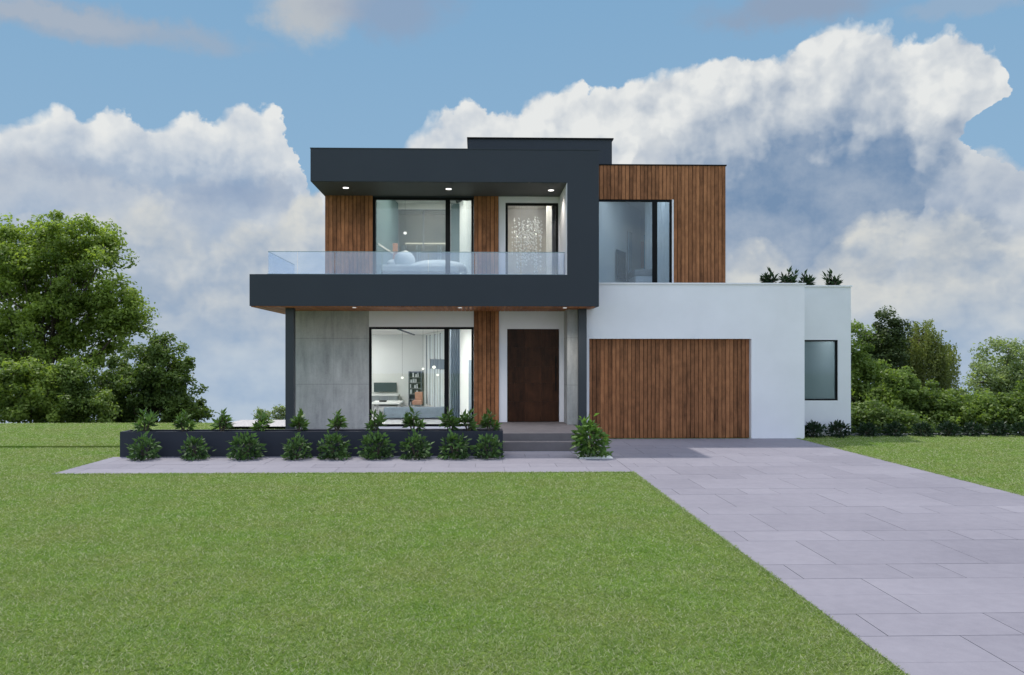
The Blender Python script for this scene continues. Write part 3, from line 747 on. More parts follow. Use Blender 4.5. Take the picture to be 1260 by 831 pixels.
# balustrade
YR = 19.35; gx = xat(330, YR); gz = zat(500, 310.5, YR); gxe = xi-.014
bal = MB(); bal.box(gx-.02, gxe, YR-.025, YR+.035, zs1+.001, zs1+.05); bal.box(gx-.02, gx+.04, YR+.0351, 22.2, zs1+.001, zs1+.05)
bo = bal.build('balustrade', M['edge'], H); bo['label'] = 'frameless glass balustrade along the balcony edge'
xs = [gx, xat(366, YR), xat(412, YR), xat(470, YR), xat(527, YR), xat(584, YR), xat(641, YR), gxe]
for a, b in zip(xs[:-1], xs[1:]):
    MB().quad((a+.006, YR, zs1+.03), (b-.006, YR, zs1+.03), (b-.006, YR, gz), (a+.006, YR, gz)).build('glass_panel', M['rail'], bo)
MB().quad((gx, YR+.01, zs1+.03), (gx, 22.1, zs1+.03), (gx, 22.1, gz), (gx, YR+.01, gz)).build('glass_panel', M['rail'], bo)
rl = MB(); rl.box(gx-.006, gxe, YR-.008, YR+.010, gz, gz+.012); rl.box(gx-.008, gx+.008, YR+.0101, 22.1, gz, gz+.012)
rl.build('top_edge', M['edge'], bo)

# ------------------------------------------------------------------ interiors
def ipart(n, m, *b): return part(n, M[m], *b)
# living room
ZF, ZC = .25, 2.86
ipart('interior_floor', 'ifloor', xc0+.2, 2.4, YW+.26, 30, .05, ZF)
ipart('interior_ceiling', 'iceil', xc0+.2, 2.4, YW+.26, 29.99, ZC, 2.899)
ipart('interior_wall', 'iwhite', xc0+.21, 0, 29.9, 29.98, ZF+.001, ZC-.001)
pA, pB = np.array((-2.02, 29.85)), np.array((-.06, YW+.28))
def along(t): return tuple(pA+(pB-pA)*t)
def tpx(px):     # parameter on the slanted wall seen at photo column px
    k = math.tan(math.atan((px-PPX)/F)+YAW)
    d = pB-pA; return (k*pA[1]-pA[0])/(d[0]-k*d[1])
wl = MB(); wl.slab(along(0), along(1), .1, ZF, ZC); wl.build('interior_wall', M['iwhite'], H)
off = np.array((-1, -.215)); off /= np.linalg.norm(off)
def sl(t0, t1, th, z0, z1, o=.004):
    a = np.array(along(t0))+off*o; b = np.array(along(t1))+off*o
    return MB().slab(b, a, th, z0, z1)
gl = MB()
ts = [tpx(q) for q in (527, 533, 539, 546, 552)]
for a, b in zip(ts[:-1], ts[1:]):
    for z0, z1 in ((ZF+.12, 1.62), (1.98, ZC-.08)):
        q = sl(a+.012, b-.012, -.012, z0, z1, .02); n = len(gl.v); gl.v += q.v; gl.f += [tuple(i+n for i in f) for f in q.f]; gl.t += q.t
gl.build('garden_glazing', M['sheer'], H)
mu = MB()
for q in (525.5, 530, 536, 542.5, 549):
    t_ = tpx(q); k_ = sl(t_-.004, t_+.004, -.03, ZF+.1, ZC-.05, .036); n = len(mu.v); mu.v += k_.v; mu.f += [tuple(i+n for i in f) for f in k_.f]; mu.t += k_.t
mu.build('glazing_bars', M['greywood'], H)
sl(tpx(531), tpx(551), -.03, 1.64, 1.96, .03).build('glazing_band', M['sofa'], H)
sl(tpx(577.5), tpx(582.3), -.02, ZF, 1.95, .02).build('inner_door', M['curtain'], H)
def curtain(name, p, q, z0, z1, waves, amp, mat, parent=None):
    p = np.array(p, float); q = np.array(q, float); d = q-p; Ln = np.linalg.norm(d); n = np.array((-d[1], d[0]))/Ln
    k = waves*8; m = MB()
    pts = [p+d*i/k+n*amp*math.sin(2*math.pi*i/8) for i in range(k+1)]
    for a, b in zip(pts[:-1], pts[1:]): m.quad((a[0], a[1], z0), (b[0], b[1], z0), (b[0], b[1], z1), (a[0], a[1], z1))
    return m.build(name, mat, parent, smooth=True)
tag(curtain('curtain', (xat(553, 21.3), 21.3), (xat(566, 21.3), 21.3), ZF+.01, ZC-.01, 5, .04, M['curtain']), 'blue grey curtain hanging inside the ground floor window', 'curtain')
def fill_panel(x0, x1, y0, y1, z, k='fillglow'):  # glowing panels added above the view to brighten the rooms, not real fixtures
    o = boxo('added_fill_panel', M['chrome'], H, x0, x1, y0, y1, z-.02, z-.002)
    boxo('fill_emitter', M[k], o, x0+.03, x1-.03, y0+.03, y1-.03, z-.026, z-.0205)
fill_panel(-4.2, -.8, 21.0, 21.9, ZC); fill_panel(-4.56, -4.02, 22.4, 25.6, ZC); fill_panel(-4.56, -4.02, 25.8, 29.2, ZC)
boxo('ceiling_track', M['frame'], H, -2.35, -2.29, 22.3, 29.5, ZC-.03, ZC-.002)
# furniture on the ground floor
def thing(name, label, cat, loc, group=None): return tag(empty(name, loc), label, cat, group)
x0, z1 = at(460, 471, 29.8); x1, z0 = at(488, 482.5, 29.8)
t = thing('television', 'dark flat television on the white living room wall', 'television', ((x0+x1)/2, 29.8, z0))
boxo('screen', M['screen'], t, x0, x1, 29.80, 29.83, z0, z1); boxo('wall_bracket', M['frame'], t, (x0+x1)/2-.1, (x0+x1)/2+.1, 29.831, 29.89, z0+.08, z1-.08)
t = thing('media_cabinet', 'low grey cabinet under the living room television', 'cabinet', ((x0+x1)/2, 29.6, ZF))
boxo('cabinet_top', M['iwhite'], t, x0-.1, x1+.1, 29.4, 29.85, .62, .66)
for i in range(3):
    a = x0-.08+(x1-x0+.16)*i/3; boxo('drawer', M['greywood'], t, a+.006, a+(x1-x0+.16)/3-.006, 29.41, 29.84, ZF+.05, .615)
# bookshelf + books
x0, z1 = at(503, 457, 29.7); x1, _ = at(519, 457, 29.7)
t = thing('bookshelf', 'tall dark bookshelf beside the living room glazing', 'bookshelf', ((x0+x1)/2, 29.7, ZF))
m = MB(); m.box(x0, x0+.025, 29.55, 29.88, ZF, z1); m.box(x1-.025, x1, 29.55, 29.88, ZF, z1); m.box(x0+.025, x1-.025, 29.85, 29.88, ZF, z1); m.build('case', M['sofa'], t)
nsh = 6; zs = np.linspace(ZF+.02, z1-.02, nsh+1); m = MB()
for z in zs: m.box(x0+.026, x1-.026, 29.56, 29.849, z-.012, z+.012)
m.build('shelves', M['greywood'], t)
rnd = random.Random(4)
for i in range(nsh):
    x = x0+.05
    for k in range(4):
        w = rnd.uniform(.03, .07); hh = rnd.uniform(.10, .16)
        if rnd.random() < .7:
            o = boxo('book', M['linen'], None, x, x+w, 29.6, 29.78, zs[i]+.0125, zs[i]+.0125+hh)
            tag(o, 'small pale book on the living room bookshelf', 'book', 'pale books on the bookshelf')
        x += w+rnd.uniform(.02, .07)
# sofa (seen from behind, near the window)
def cushion(m, x0, x1, y0, y1, z0, z1): m.box(x0, x1, y0, y1, z0, z1)
xa, xb = xat(472, 23.0), xat(549, 23.0)
t = thing('sofa', 'long blue grey sofa seen from behind through the ground floor window', 'sofa', ((xa+xb)/2, 23.4, ZF))
boxo('backrest', M['sofa'], t, xa, xb, 23.0, 23.2, ZF+.03, .60, bevel=.03)
boxo('seat', M['sofa'], t, xa+.17, xb-.17, 23.21, 23.9, ZF+.03, .46, bevel=.03)
for a in (xa, xb-.16): boxo('armrest', M['sofa'], t, a, a+.16, 23.21, 23.9, ZF+.03, .56, bevel=.03)
# white dining / coffee tables
def table(name, label, xa, xb, ya, yb, zt, top, leg):
    t = thing(name, label, 'table', ((xa+xb)/2, (ya+yb)/2, ZF))
    boxo('table_top', M[top], t, xa, xb, ya, yb, zt-.05, zt)
    for a in (xa+.03, xb-.09):
        for b in (ya+.03, yb-.09): boxo('leg', M[leg], t, a, a+.06, b, b+.06, ZF, zt-.051)
table('coffee_table', 'low white table between the sofa and the television', xat(457, 25.5), xat(493, 25.5), 25.4, 26.6, .60, 'iwhite', 'chrome')
tag(boxo('tray', M['frame'], None, xat(467, 25.8), xat(475, 25.8), 25.7, 26.0, .601, .64), 'small dark tray on the low white table', 'tray')
xa, xb = xat(507, 28), xat(519, 28)
t = thing('armchair', 'salmon pink armchair in front of the bookshelf', 'armchair', ((xa+xb)/2, 28.3, ZF))
boxo('seat', M['pink'], t, xa, xb, 28.0, 28.5, ZF+.12, .52, bevel=.04); boxo('backrest', M['pink'], t, xa+.06, xb, 28.501, 28.6, ZF+.12, .80, bevel=.03)
for a in (xa+.02, xb-.06): boxo('leg', M['chrome'], t, a, a+.03, 28.1, 28.13, ZF, ZF+.12)
def pendant(px, py, Y, zc, r, label, glow='lampglow'):
    X, z = at(px, py, Y)
    t = thing('pendant_lamp', label, 'lamp', (X, Y, z))
    MB().tube([(X, Y, zc-.005), (X, Y, z+r*.7)], [.003, .003]).build('cord', M['frame'], t)
    MB().blob((X, Y, z), (r, r, r*.8), 14, 9).build('lamp_shade', M[glow], t, smooth=True)
for px, py, w in ((495, 465, 'lowest and leftmost small pendant lamp in the living room'), (520.5, 454, 'small pendant lamp above the living room bookshelf'), (534, 452, 'wider glowing pendant lamp against the dark glazing band'), (538.5, 461.5, 'small pendant lamp right of the living room bookshelf')):
    pendant(px, py, 24.2, ZC, (.04 if px != 534 else .055), w)
# bedroom (upper left window)
UC = 6.10+.42; UF = zuf+.02
UC = min(UC, zr1-.25)
BW = 23.75
# ceiling pocket: roof slab underside is zr0; rooms are finished just below it
ZU = 6.58
ipart('interior_ceiling', 'iwhite', u0+.2, xi, YW+.222, 27, ZU-.02, ZU)
MB().slab((uw0+.06, YW+.23), (xat(490, BW), BW+.02), .1, UF-.1, ZU-.021).build('interior_wall', M['teal'], H)
pa, pb = np.array((uw0+.06, YW+.23)), np.array((xat(490, BW), BW+.02))
dd = pb-pa
MB().slab(pa+dd*.05+np.array((.02, 0)), pb-dd*.02+np.array((.02, 0)), .03, 4.95, 5.0).build('wall_ledge', M['iwhite'], H)
gx_ = [xat(490, BW), xat(521, BW), xat(554, BW)]
fr = MB()
for a in gx_: fr.box(a-.022, a+.022, BW, BW+.05, UF, ZU-.2)
for z in (ZU-.2, 4.35): fr.box(gx_[0]+.023, gx_[2]-.023, BW+.001, BW+.049, z-.03, z)
gw = fr.build('glass_partition', M['greywood'], H)
for a, b in zip(gx_[:-1], gx_[1:]): MB().quad((a+.02, BW+.025, UF), (b-.02, BW+.025, UF), (b-.02, BW+.025, ZU-.22), (a+.02, BW+.025, ZU-.22)).build('pane', M['inglass'], gw)
ipart('interior_wall', 'iwhite', gx_[0]-.2, gx_[2]+.02, BW+.002, BW+.05, ZU-.199, ZU-.021)
ipart('interior_wall', 'teal', gx_[2]+.025, uw1+.3, BW, BW+.06, UF-.1, ZU-.021)
ipart('interior_wall', 'greige', gx_[0]-.3, gx_[2]+.6, 25.6, 25.7, UF-.1, ZU-.021)
boxo('cove_strip', M['coveglow'], H, gx_[0]+.05, gx_[2]-.05, 25.55, 25.59, 5.62, 5.65)
for px in (497, 515, 541): tag(curtain('curtain', (xat(px-3, 25.4), 25.4), (xat(px+3, 25.4), 25.4), UF, 5.55, 3, .03, M['sheer']), {497: 'leftmost pale drape behind the bedroom glass partition', 515: 'middle pale drape behind the bedroom glass partition', 541: 'rightmost pale drape behind the bedroom glass partition'}[px], 'drape')
tag(curtain('curtain', (xat(565.5, 23.2), 23.2), (xat(585, 21.0), 21.0), UF, ZU-.021, 8, .035, M['sheer']), 'tall white sheer curtain at the right of the bedroom window', 'curtain')
ipart('interior_floor', 'ifloor', u0+.2, xi-.02, YW+.222, 27, zs1+.0121, UF)
ipart('interior_wall', 'iwhite', uw1+.25, uw1+.33, YW+.222, 27, UF, ZU-.021)
xa, xb = xat(466, 22.0), xat(566, 22.0)
t = thing('bed', 'bed with piled white bedding behind the balcony window', 'bed', ((xa+xb)/2, 22.3, UF))
boxo('bed_base', M['greywood'], t, xa+.05, xb, 21.5, 23.2, UF, UF+.28, bevel=.02)
boxo('mattress', M['linen'], t, xa+.08, xb-.04, 21.52, 23.18, UF+.281, UF+.5, bevel=.06)
boxo('headboard', M['pink'], t, xat(467, 22.9), xat(489, 22.9), 22.95, 23.03, UF, zat(478, 299, 22.9), bevel=.03)
rnd = random.Random(2)
for nm, px, rx, rz, y, zc in (('pillow', 498, .30, .30, 22.3, UF+.66), ('pillow', 484, .24, .18, 22.5, UF+.56), ('duvet', 538, .80, .20, 22.2, UF+.50)):
    MB().blob((xat(px, y), y, zc), (rx, .5, rz), 18, 12, jit=.07, rnd=rnd).build(nm, M['linen'], t, smooth=True)
pendant(498.5, 287, 23.0, ZU-.02, .05, 'round white pendant lamp hanging in the bedroom')
t = thing('track_spotlight', 'black track spotlight on the bedroom ceiling', 'spotlight', (xat(565, 22.4), 22.4, 6.0))
x_, z_ = at(565, 252, 22.6)
MB().tube([(x_+.25, 22.0, ZU-.03), (x_-.02, 23.2, ZU-.03)], [.02, .02]).build('rail', M['frame'], t)
MB().tube([(x_, 22.6, ZU-.03), (x_, 22.6, ZU-.14)], [.012, .012]).build('stem', M['frame'], t)
MB().tube([(x_-.07, 22.55, ZU-.2), (x_+.06, 22.62, ZU-.13)], [.05, .045], 12).build('lamp_head', M['frame'], t)
fill_panel(-2.1, -.6, 21.0, 21.5, ZU-.02, 'warmfill'); fill_panel(-2.1, -.6, 22.0, 22.5, ZU-.02, 'warmfill')
# chandelier room
ipart('interior_wall', 'greige', uw1+.331, xi, 24.5, 24.6, UF, ZU-.021)
ipart('interior_wall', 'iwhite', xat(672, 23), xi, 22.9, 23.0, UF, ZU-.021)
fill_panel(.5, 2.0, 20.95, 21.30, ZU-.02, 'warmfill'); fill_panel(.5, 2.0, 22.45, 22.85, ZU-.02, 'warmfill')
cx = xat(648, 21.9); t = thing('chandelier', 'large crystal chandelier behind the upper floor window', 'chandelier', (cx, 21.9, ZU-.02))
MB().cyl((cx, 21.9), .42, ZU-.06, ZU-.021, 28).build('ceiling_plate', M['chrome'], t)
wires = MB(); cr = MB(); rnd = random.Random(6)
M['crystal'] = plain('crystal', (.85, .85, .83), .12, .25, 30, spec=1)
for i in range(90):
    a = rnd.uniform(0, 6.283); r = .42*math.sqrt(rnd.random()); x, y = cx+r*math.cos(a), 21.9+r*math.sin(a); zl = rnd.uniform(4.35, 5.75)
    wires.box(x-.0015, x+.0015, y-.0015, y+.0015, zl, ZU-.06)
    z = zl
    while z < min(5.8, zl+rnd.uniform(.3, .9)):
        q = rnd.uniform(.014, .03); b = len(cr.v)
        cr.v += [(x+q, y, z), (x, y+q, z), (x-q, y, z), (x, y-q, z), (x, y, z+q*1.5), (x, y, z-q*1.5)]
        cr.f += [tuple(b+k for k in f) for f in ((0,1,4),(1,2,4),(2,3,4),(3,0,4),(1,0,5),(2,1,5),(3,2,5),(0,3,5))]; cr.t += [rnd.random()]*8
        z += rnd.uniform(.06, .15)
wires.build('wires', M['chrome'], t); cr.build('crystals', M['crystal'], t)
bulbs = MB()
for i in range(10):
    a = rnd.uniform(0, 6.283); bulbs.blob((cx+.33*math.cos(a), 21.9+.33*math.sin(a), rnd.choice((5.35, 5.45, ZU-.12))), (.022,)*3, 8, 5)
bulbs.build('bulbs', M['lampglow'], t)
# right bedroom
ZR = bzt-.45
ipart('interior_ceiling', 'iwhite', xr1+.02, bx1-.05, YB+.12, 26.4, ZR, ZR+.04)
ipart('interior_floor', 'ifloor', xr1+.02, bx1-.05, YB+.12, 26.4, 3.62, 3.82)
q0, q1 = np.array((xr1+.12, YB+.14)), np.array((5.05, 24.8))
MB().slab(q0, q1, .08, 3.82, ZR-.001).build('interior_wall', M['iwhite'], H)
ipart('interior_wall', 'iwhite', 4.9, bx1-.05, 26.3, 26.39, 3.82, ZR-.001)
ipart('interior_wall', 'iwhite', bx1-.16, bx1-.06, YB+.13, 26.3, 3.82, ZR-.001)
ipart('wardrobe_wall', 'bluewall', xat(793, 24.6), xat(818, 24.6), 24.6, 24.7, 3.82, zat(805, 289, 24.6))
qd = q1-q0
def qpx(px):
    k = math.tan(math.atan((px-PPX)/F)+YAW); return (k*q0[1]-q0[0])/(qd[0]-k*qd[1])
nrm = np.array((qd[1], -qd[0]))/np.linalg.norm(qd)
def qs(pa, pb, z0, z1, th, o): return MB().slab(q0+qd*qpx(pb)+nrm*o, q0+qd*qpx(pa)+nrm*o, th, z0, z1)
t = thing('television', 'dark television on the slanted wall of the timber block bedroom', 'television', tuple(q0+qd*qpx(762))+(4.6,))
qs(756.5, 767, zat(760, 338, 21.4), zat(760, 300, 21.4), .03, .05).build('screen', M['screen'], t)
qs(771, 775, 3.82, zat(772, 277, 22.4), .03, .04).build('wall_panel', M['curtain'], H)
t = thing('picture', 'tall reddish picture at the end of the upper right bedroom', 'picture', (xat(788, 25.5), 25.5, 4.5))
boxo('canvas', M['pink'], t, xat(784.5, 25.5), xat(792.5, 25.5), 25.5, 25.52, zat(788, 330, 25.5), zat(788, 297, 25.5))
fr = MB(); a, b, c, d_ = xat(784, 25.5), xat(793, 25.5), zat(788, 331, 25.5), zat(788, 296.5, 25.5)
fr.box(a, a+.02, 25.48, 25.53, c, d_); fr.box(b-.02, b, 25.48, 25.53, c, d_); fr.box(a+.02, b-.02, 25.48, 25.53, c, c+.02); fr.box(a+.02, b-.02, 25.48, 25.53, d_-.02, d_); fr.build('picture_frame', M['iwhite'], t)
xa, xb = xat(780, 22.6), xat(826, 22.6)
t = thing('bed', 'bed with grey cover in the timber block bedroom', 'bed', ((xa+xb)/2, 23.0, 3.82))
boxo('bed_base', M['greywood'], t, xa, xb, 22.5, 23.9, 3.82, 4.1); boxo('mattress', M['linen'], t, xa+.02, xb-.02, 22.48, 23.9, 4.101, 4.45, bevel=.06)
boxo('blanket', M['greywood'], t, xa-.01, xb-.3, 22.44, 23.6, 4.3, 4.5, bevel=.05)
for k in (0, 1): MB().blob((xb-.25, 22.8+.6*k, 4.62), (.2, .26, .16), 14, 9, jit=.06).build('pillow', M['linen'], t, smooth=True)
tag(curtain('curtain', (bw1-.03, YB+.2), (bw1-.25, YB+2.4), 3.83, ZR-.01, 7, .03, M['sheer']), 'white curtain at the right edge of the timber block window', 'curtain')
fill_panel(3.6, 5.2, 21.1, 21.7, ZR, 'dimfill')
fill_panel(8.4, 9.0, 21.0, 21.6, 3.0, 'tealfill')

# ------------------------------------------------------------------ planting
def leaves(centres, dirs, length, width, rnd, fold=.18, droop=.0):
    """two-quad folded leaves; arrays (n,3),(n,3),(n),(n)"""
    n = len(centres); d = dirs/np.linalg.norm(dirs, axis=1, keepdims=True)
    r = rnd.normal(size=(n, 3)); u = np.cross(d, r); u /= np.linalg.norm(u, axis=1, keepdims=True); w = np.cross(d, u)
    l = length[:, None]; wd = width[:, None]
    base = centres; tip = centres+d*l; tip[:, 2] -= droop*length
    midc = centres+d*l*.5+w*l*.06
    a = centres+d*l*.42+u*wd*.5+w*wd*fold; b = centres+d*l*.42-u*wd*.5+w*wd*fold
    v = np.stack((base, a, tip, b, midc), 1).reshape(-1, 3)
    i = np.arange(n)[:, None]*5
    f = np.concatenate((i+np.array([[0, 4, 1]]), i+np.array([[1, 4, 2]]), i+np.array([[0, 3, 4]]), i+np.array([[3, 2, 4]])), 1).reshape(-1, 3)
    return v, f.astype(np.int32), 4
def quadleaves(c, nrm, size, rnd, asp=.62):
    n = len(c); nn = nrm/np.linalg.norm(nrm, axis=1, keepdims=True)
    r = rnd.normal(size=(n, 3)); u = np.cross(nn, r); u /= np.linalg.norm(u, axis=1, keepdims=True); w = np.cross(nn, u)
    s = size[:, None]
    v = np.stack((c-u*s*.5, c+w*s*asp*.5+u*s*.08, c+u*s*.5, c-w*s*asp*.5+u*s*.08), 1).reshape(-1, 3)
    return v, np.arange(n*4, dtype=np.int32).reshape(n, 4)

def spiky(name, seed, mat, height, spread, nst=7, ll=.15, lw=.034, lo=.28, hi=.68):
    rnd = np.random.default_rng(seed); t = empty(name)
    st = MB(); C = []; D = []; Ls = []; T = []
    for i in range(nst):
        a = 2*math.pi*i/nst+rnd.uniform(-.4, .4); out = spread*(.25 if i == 0 else rnd.uniform(.45, 1.0)); hh = height*(.8 if i == 0 else rnd.uniform(lo, hi))
        top = np.array((math.cos(a)*out*.62, math.sin(a)*out*.62, hh))
        mid = top*np.array((.55, .55, .5)); st.tube([(0, 0, -.06), tuple(mid), tuple(top)], [.012, .010, .007], 5)
        ax = top-mid; ax /= np.linalg.norm(ax)
        for k in range(17):
            f = k/16.0; p = mid+(top-mid)*(.15+.85*f)
            b = rnd.uniform(0, 6.283); e1 = np.cross(ax, (0, 0, 1) if abs(ax[2]) < .95 else (1, 0, 0)); e1 /= np.linalg.norm(e1); e2 = np.cross(ax, e1)
            up = .10+1.5*f**2+rnd.uniform(-.1, .25)
            dd = e1*math.cos(b)+e2*math.sin(b)+ax*up
            C.append(p); D.append(dd); Ls.append(ll*rnd.uniform(.7, 1.15)); T.append(np.clip(.15+.6*f+rnd.uniform(-.2, .25), 0, 1))  # lit tips over a dark base, painted into the leaf tint
    C = np.array(C); D = np.array(D); Ls = np.array(Ls)
    v, f, k = leaves(C, D, Ls, Ls*0+lw*rnd.uniform(.8, 1.2, len(Ls)), rnd, droop=.08)
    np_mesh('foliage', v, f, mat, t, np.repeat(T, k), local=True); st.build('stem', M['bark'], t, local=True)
    return t
def bush(name, seed, mat, rx, rz, n, ll, lw, up=.3, skirt=0, lean=(0, 0), tp=.40):
    rnd = np.random.default_rng(seed); t = empty(name)
    d = rnd.normal(size=(n, 3)); d /= np.linalg.norm(d, axis=1, keepdims=True)
    lump = 1+.24*np.sin(d[:, 0]*5+seed)*np.cos(d[:, 2]*6+seed*2)+.15*np.sin(d[:, 1]*9+seed)
    r = (rnd.uniform(.2, 1, n)**.5)*lump*(1+.28*(rnd.uniform(0, 1, n)**5))
    c = d*r[:, None]*np.array((rx, rx, rz)); c[:, 2] += rz*.92
    taper = 1-tp*np.clip((c[:, 2]/(2*rz)-.35)/.65, 0, 1)
    c[:, 0] = c[:, 0]*taper+lean[0]*c[:, 2]; c[:, 1] *= taper
    c[:, 2] = np.maximum(c[:, 2], .015)
    D = d+rnd.normal(size=(n, 3))*.55; D[:, 2] += up
    T = np.clip(-.05+.55*(c[:, 2]/(2*rz))+.75*(r-.62)+rnd.uniform(-.25, .35, n), 0, 1)  # inner and lower leaves darker: shade painted into the tint
    L_ = ll*rnd.uniform(.65, 1.2, n)
    if skirt:
        a = rnd.uniform(0, 6.283, skirt); rr = rx*rnd.uniform(.7, 1.18, skirt)
        c2 = np.stack((np.cos(a)*rr, np.sin(a)*rr*.7, rnd.uniform(.01, .07, skirt)), 1); D2 = np.stack((np.cos(a), np.sin(a), rnd.uniform(.1, .9, skirt)), 1)+rnd.normal(size=(skirt, 3))*.4
        c = np.concatenate((c, c2)); D = np.concatenate((D, D2)); T = np.concatenate((T, rnd.uniform(0, .45, skirt))); L_ = np.concatenate((L_, ll*.7*rnd.uniform(.7, 1.1, skirt)))
    v, f, k = leaves(c, D, L_, L_*lw/ll, rnd, droop=.1)
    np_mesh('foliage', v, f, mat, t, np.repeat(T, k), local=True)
    st = MB()
    for i in range(6):
        a = rnd.uniform(0, 6.283); st.tube([(0, 0, -.02), (math.cos(a)*rx*.25, math.sin(a)*rx*.25, rz*.7), (math.cos(a)*rx*.5, math.sin(a)*rx*.5, rz*1.4)], [.012, .009, .004], 5)
    st.build('stem', M['bark'], t, local=True)
    return t
used = set()
def place(proto, loc, rz, sc, label, cat, group):
    if proto.name in used:
        r = proto.copy(); COL.objects.link(r)
        for ch in list(proto.children):
            c = ch.copy(); COL.objects.link(c); c.parent = r
        o = r
    else:
        used.add(proto.name); o = proto
    o.location = loc; o.rotation_euler = (0, 0, rz); o.scale = (sc, sc, sc)
    return tag(o, label, cat, group)
ORD = ['first', 'second', 'third', 'fourth', 'fifth', 'sixth', 'seventh', 'eighth', 'ninth', 'tenth', 'eleventh']

# planter
px0, px1 = xat(147.5, 16.42), .515
pt = thing('planter_box', 'long low charcoal planter wall in front of the house', 'planter', ((px0+px1)/2, 16.68, 0))
zpt = zat(400, 531, 16.42)
m = MB(); m.box(px0, px1, 16.42, 16.48, 0, zpt); m.box(px0, px1, 16.86, 16.92, 0, zpt); m.box(px0, px0+.06, 16.481, 16.859, 0, zpt); m.box(px1-.06, px1, 16.481, 16.859, 0, zpt)
m.build('planter_wall', M['planter'], pt)
boxo('soil', M['soil'], pt, px0+.061, px1-.061, 16.482, 16.858, .1, zpt-.035)
protos = [spiky('spiky_shrub', s, M['lf_spiky'], .46, .25, 6, .185, .058) for s in (31, 47, 59)]
rnd = random.Random(17)
for i, px in enumerate((179, 226, 273.5, 321, 368, 415, 462, 508, 554, 577, 602)):
    place(protos[i % 3], (xat(px, 16.67), 16.67, zpt-.04), rnd.uniform(0, 6.28), rnd.uniform(.94, 1.06),
          '%s spiky shrub from the left, growing in the charcoal planter' % ORD[i] if i not in (0, 10) else ('leftmost spiky shrub in the charcoal planter' if i == 0 else 'rightmost spiky shrub in the planter, nearest the steps'), 'shrub', 'spiky shrubs in the planter')
protos = [bush('round_shrub', s, M['lf_round'], .26, .225, 330, .115, .052, up=.5, skirt=130, tp=.24) for s in (5, 8, 21)]
for i, px in enumerate((177, 239.5, 302, 365, 411.5, 463, 512, 560, 601)):
    place(protos[i % 3], (xat(px, 16.02), 16.02, .011), rnd.uniform(0, 6.28), rnd.uniform(.90, 1.08),
          '%s rounded leafy shrub from the left, on the path before the planter' % ORD[i] if i not in (0, 8) else ('leftmost rounded leafy shrub on the path before the planter' if i == 0 else 'rounded leafy shrub on the path nearest the entrance steps'), 'shrub', 'rounded shrubs along the planter front')
# bush beside the steps on its white chippings
sx = xat(730, 16.15)
tag(boxo('stone_bed', M['pebble'], None, sx-.30, sx+.36, 15.92, 16.45, .0115, .03), 'small white stone bed under the bushy shrub beside the steps', 'stone bed')
b = bush('bushy_shrub', 77, M['lf_step'], .32, .37, 620, .15, .058, up=.1, skirt=90, lean=(-.19, 0), tp=.42)
place(b, (sx, 16.17, .031), .4, 1.0, 'bright green bushy shrub on white stone beside the entrance steps', 'shrub', None)
# roof plants
protos = [spiky('roof_plant', s, M['lf_roof'], .84, .30, 9, .21, .06, .50, .72) for s in (91, 95)]
for i, (px, Y, zt_) in enumerate(((946, 21.5, 329), (970.5, 21.5, 329), (992, 21.6, 332), (1024, 21.6, 332))):
    z = zat(px, zt_-3, Y)-.86
    place(protos[i % 2], (xat(px, Y), Y, max(z, gzt-.22)), i*1.3, 1.0, ('leftmost dark plant on the white flat roof', 'second dark plant from the left on the flat roof', 'dark roof plant above the corner of garage and annex', 'rightmost dark plant standing alone on the annex roof')[i], 'plant', 'dark plants on the flat roof')
# low shrubs on the right
protos = [bush('low_shrub', s, M['lf_low'], .26, .17, 480, .11, .04, up=.6) for s in (101, 105)]
for i, px in enumerate((1000, 1032, 1068, 1101, 1135, 1167, 1197, 1229, 1257)):
    Y = 20.15 if i < 2 else 20.36
    place(protos[i % 2], (xat(px, Y), Y, 0), i*1.9, 1.05 if i < 2 else .95, 'low dark shrub against the garage corner' if i == 0 else 'low dark shrub under the annex window wall corner' if i == 1 else '%s low dark shrub right of the annex, along the lawn edge' % ORD[i-2], 'shrub', 'low shrubs along the right lawn edge')

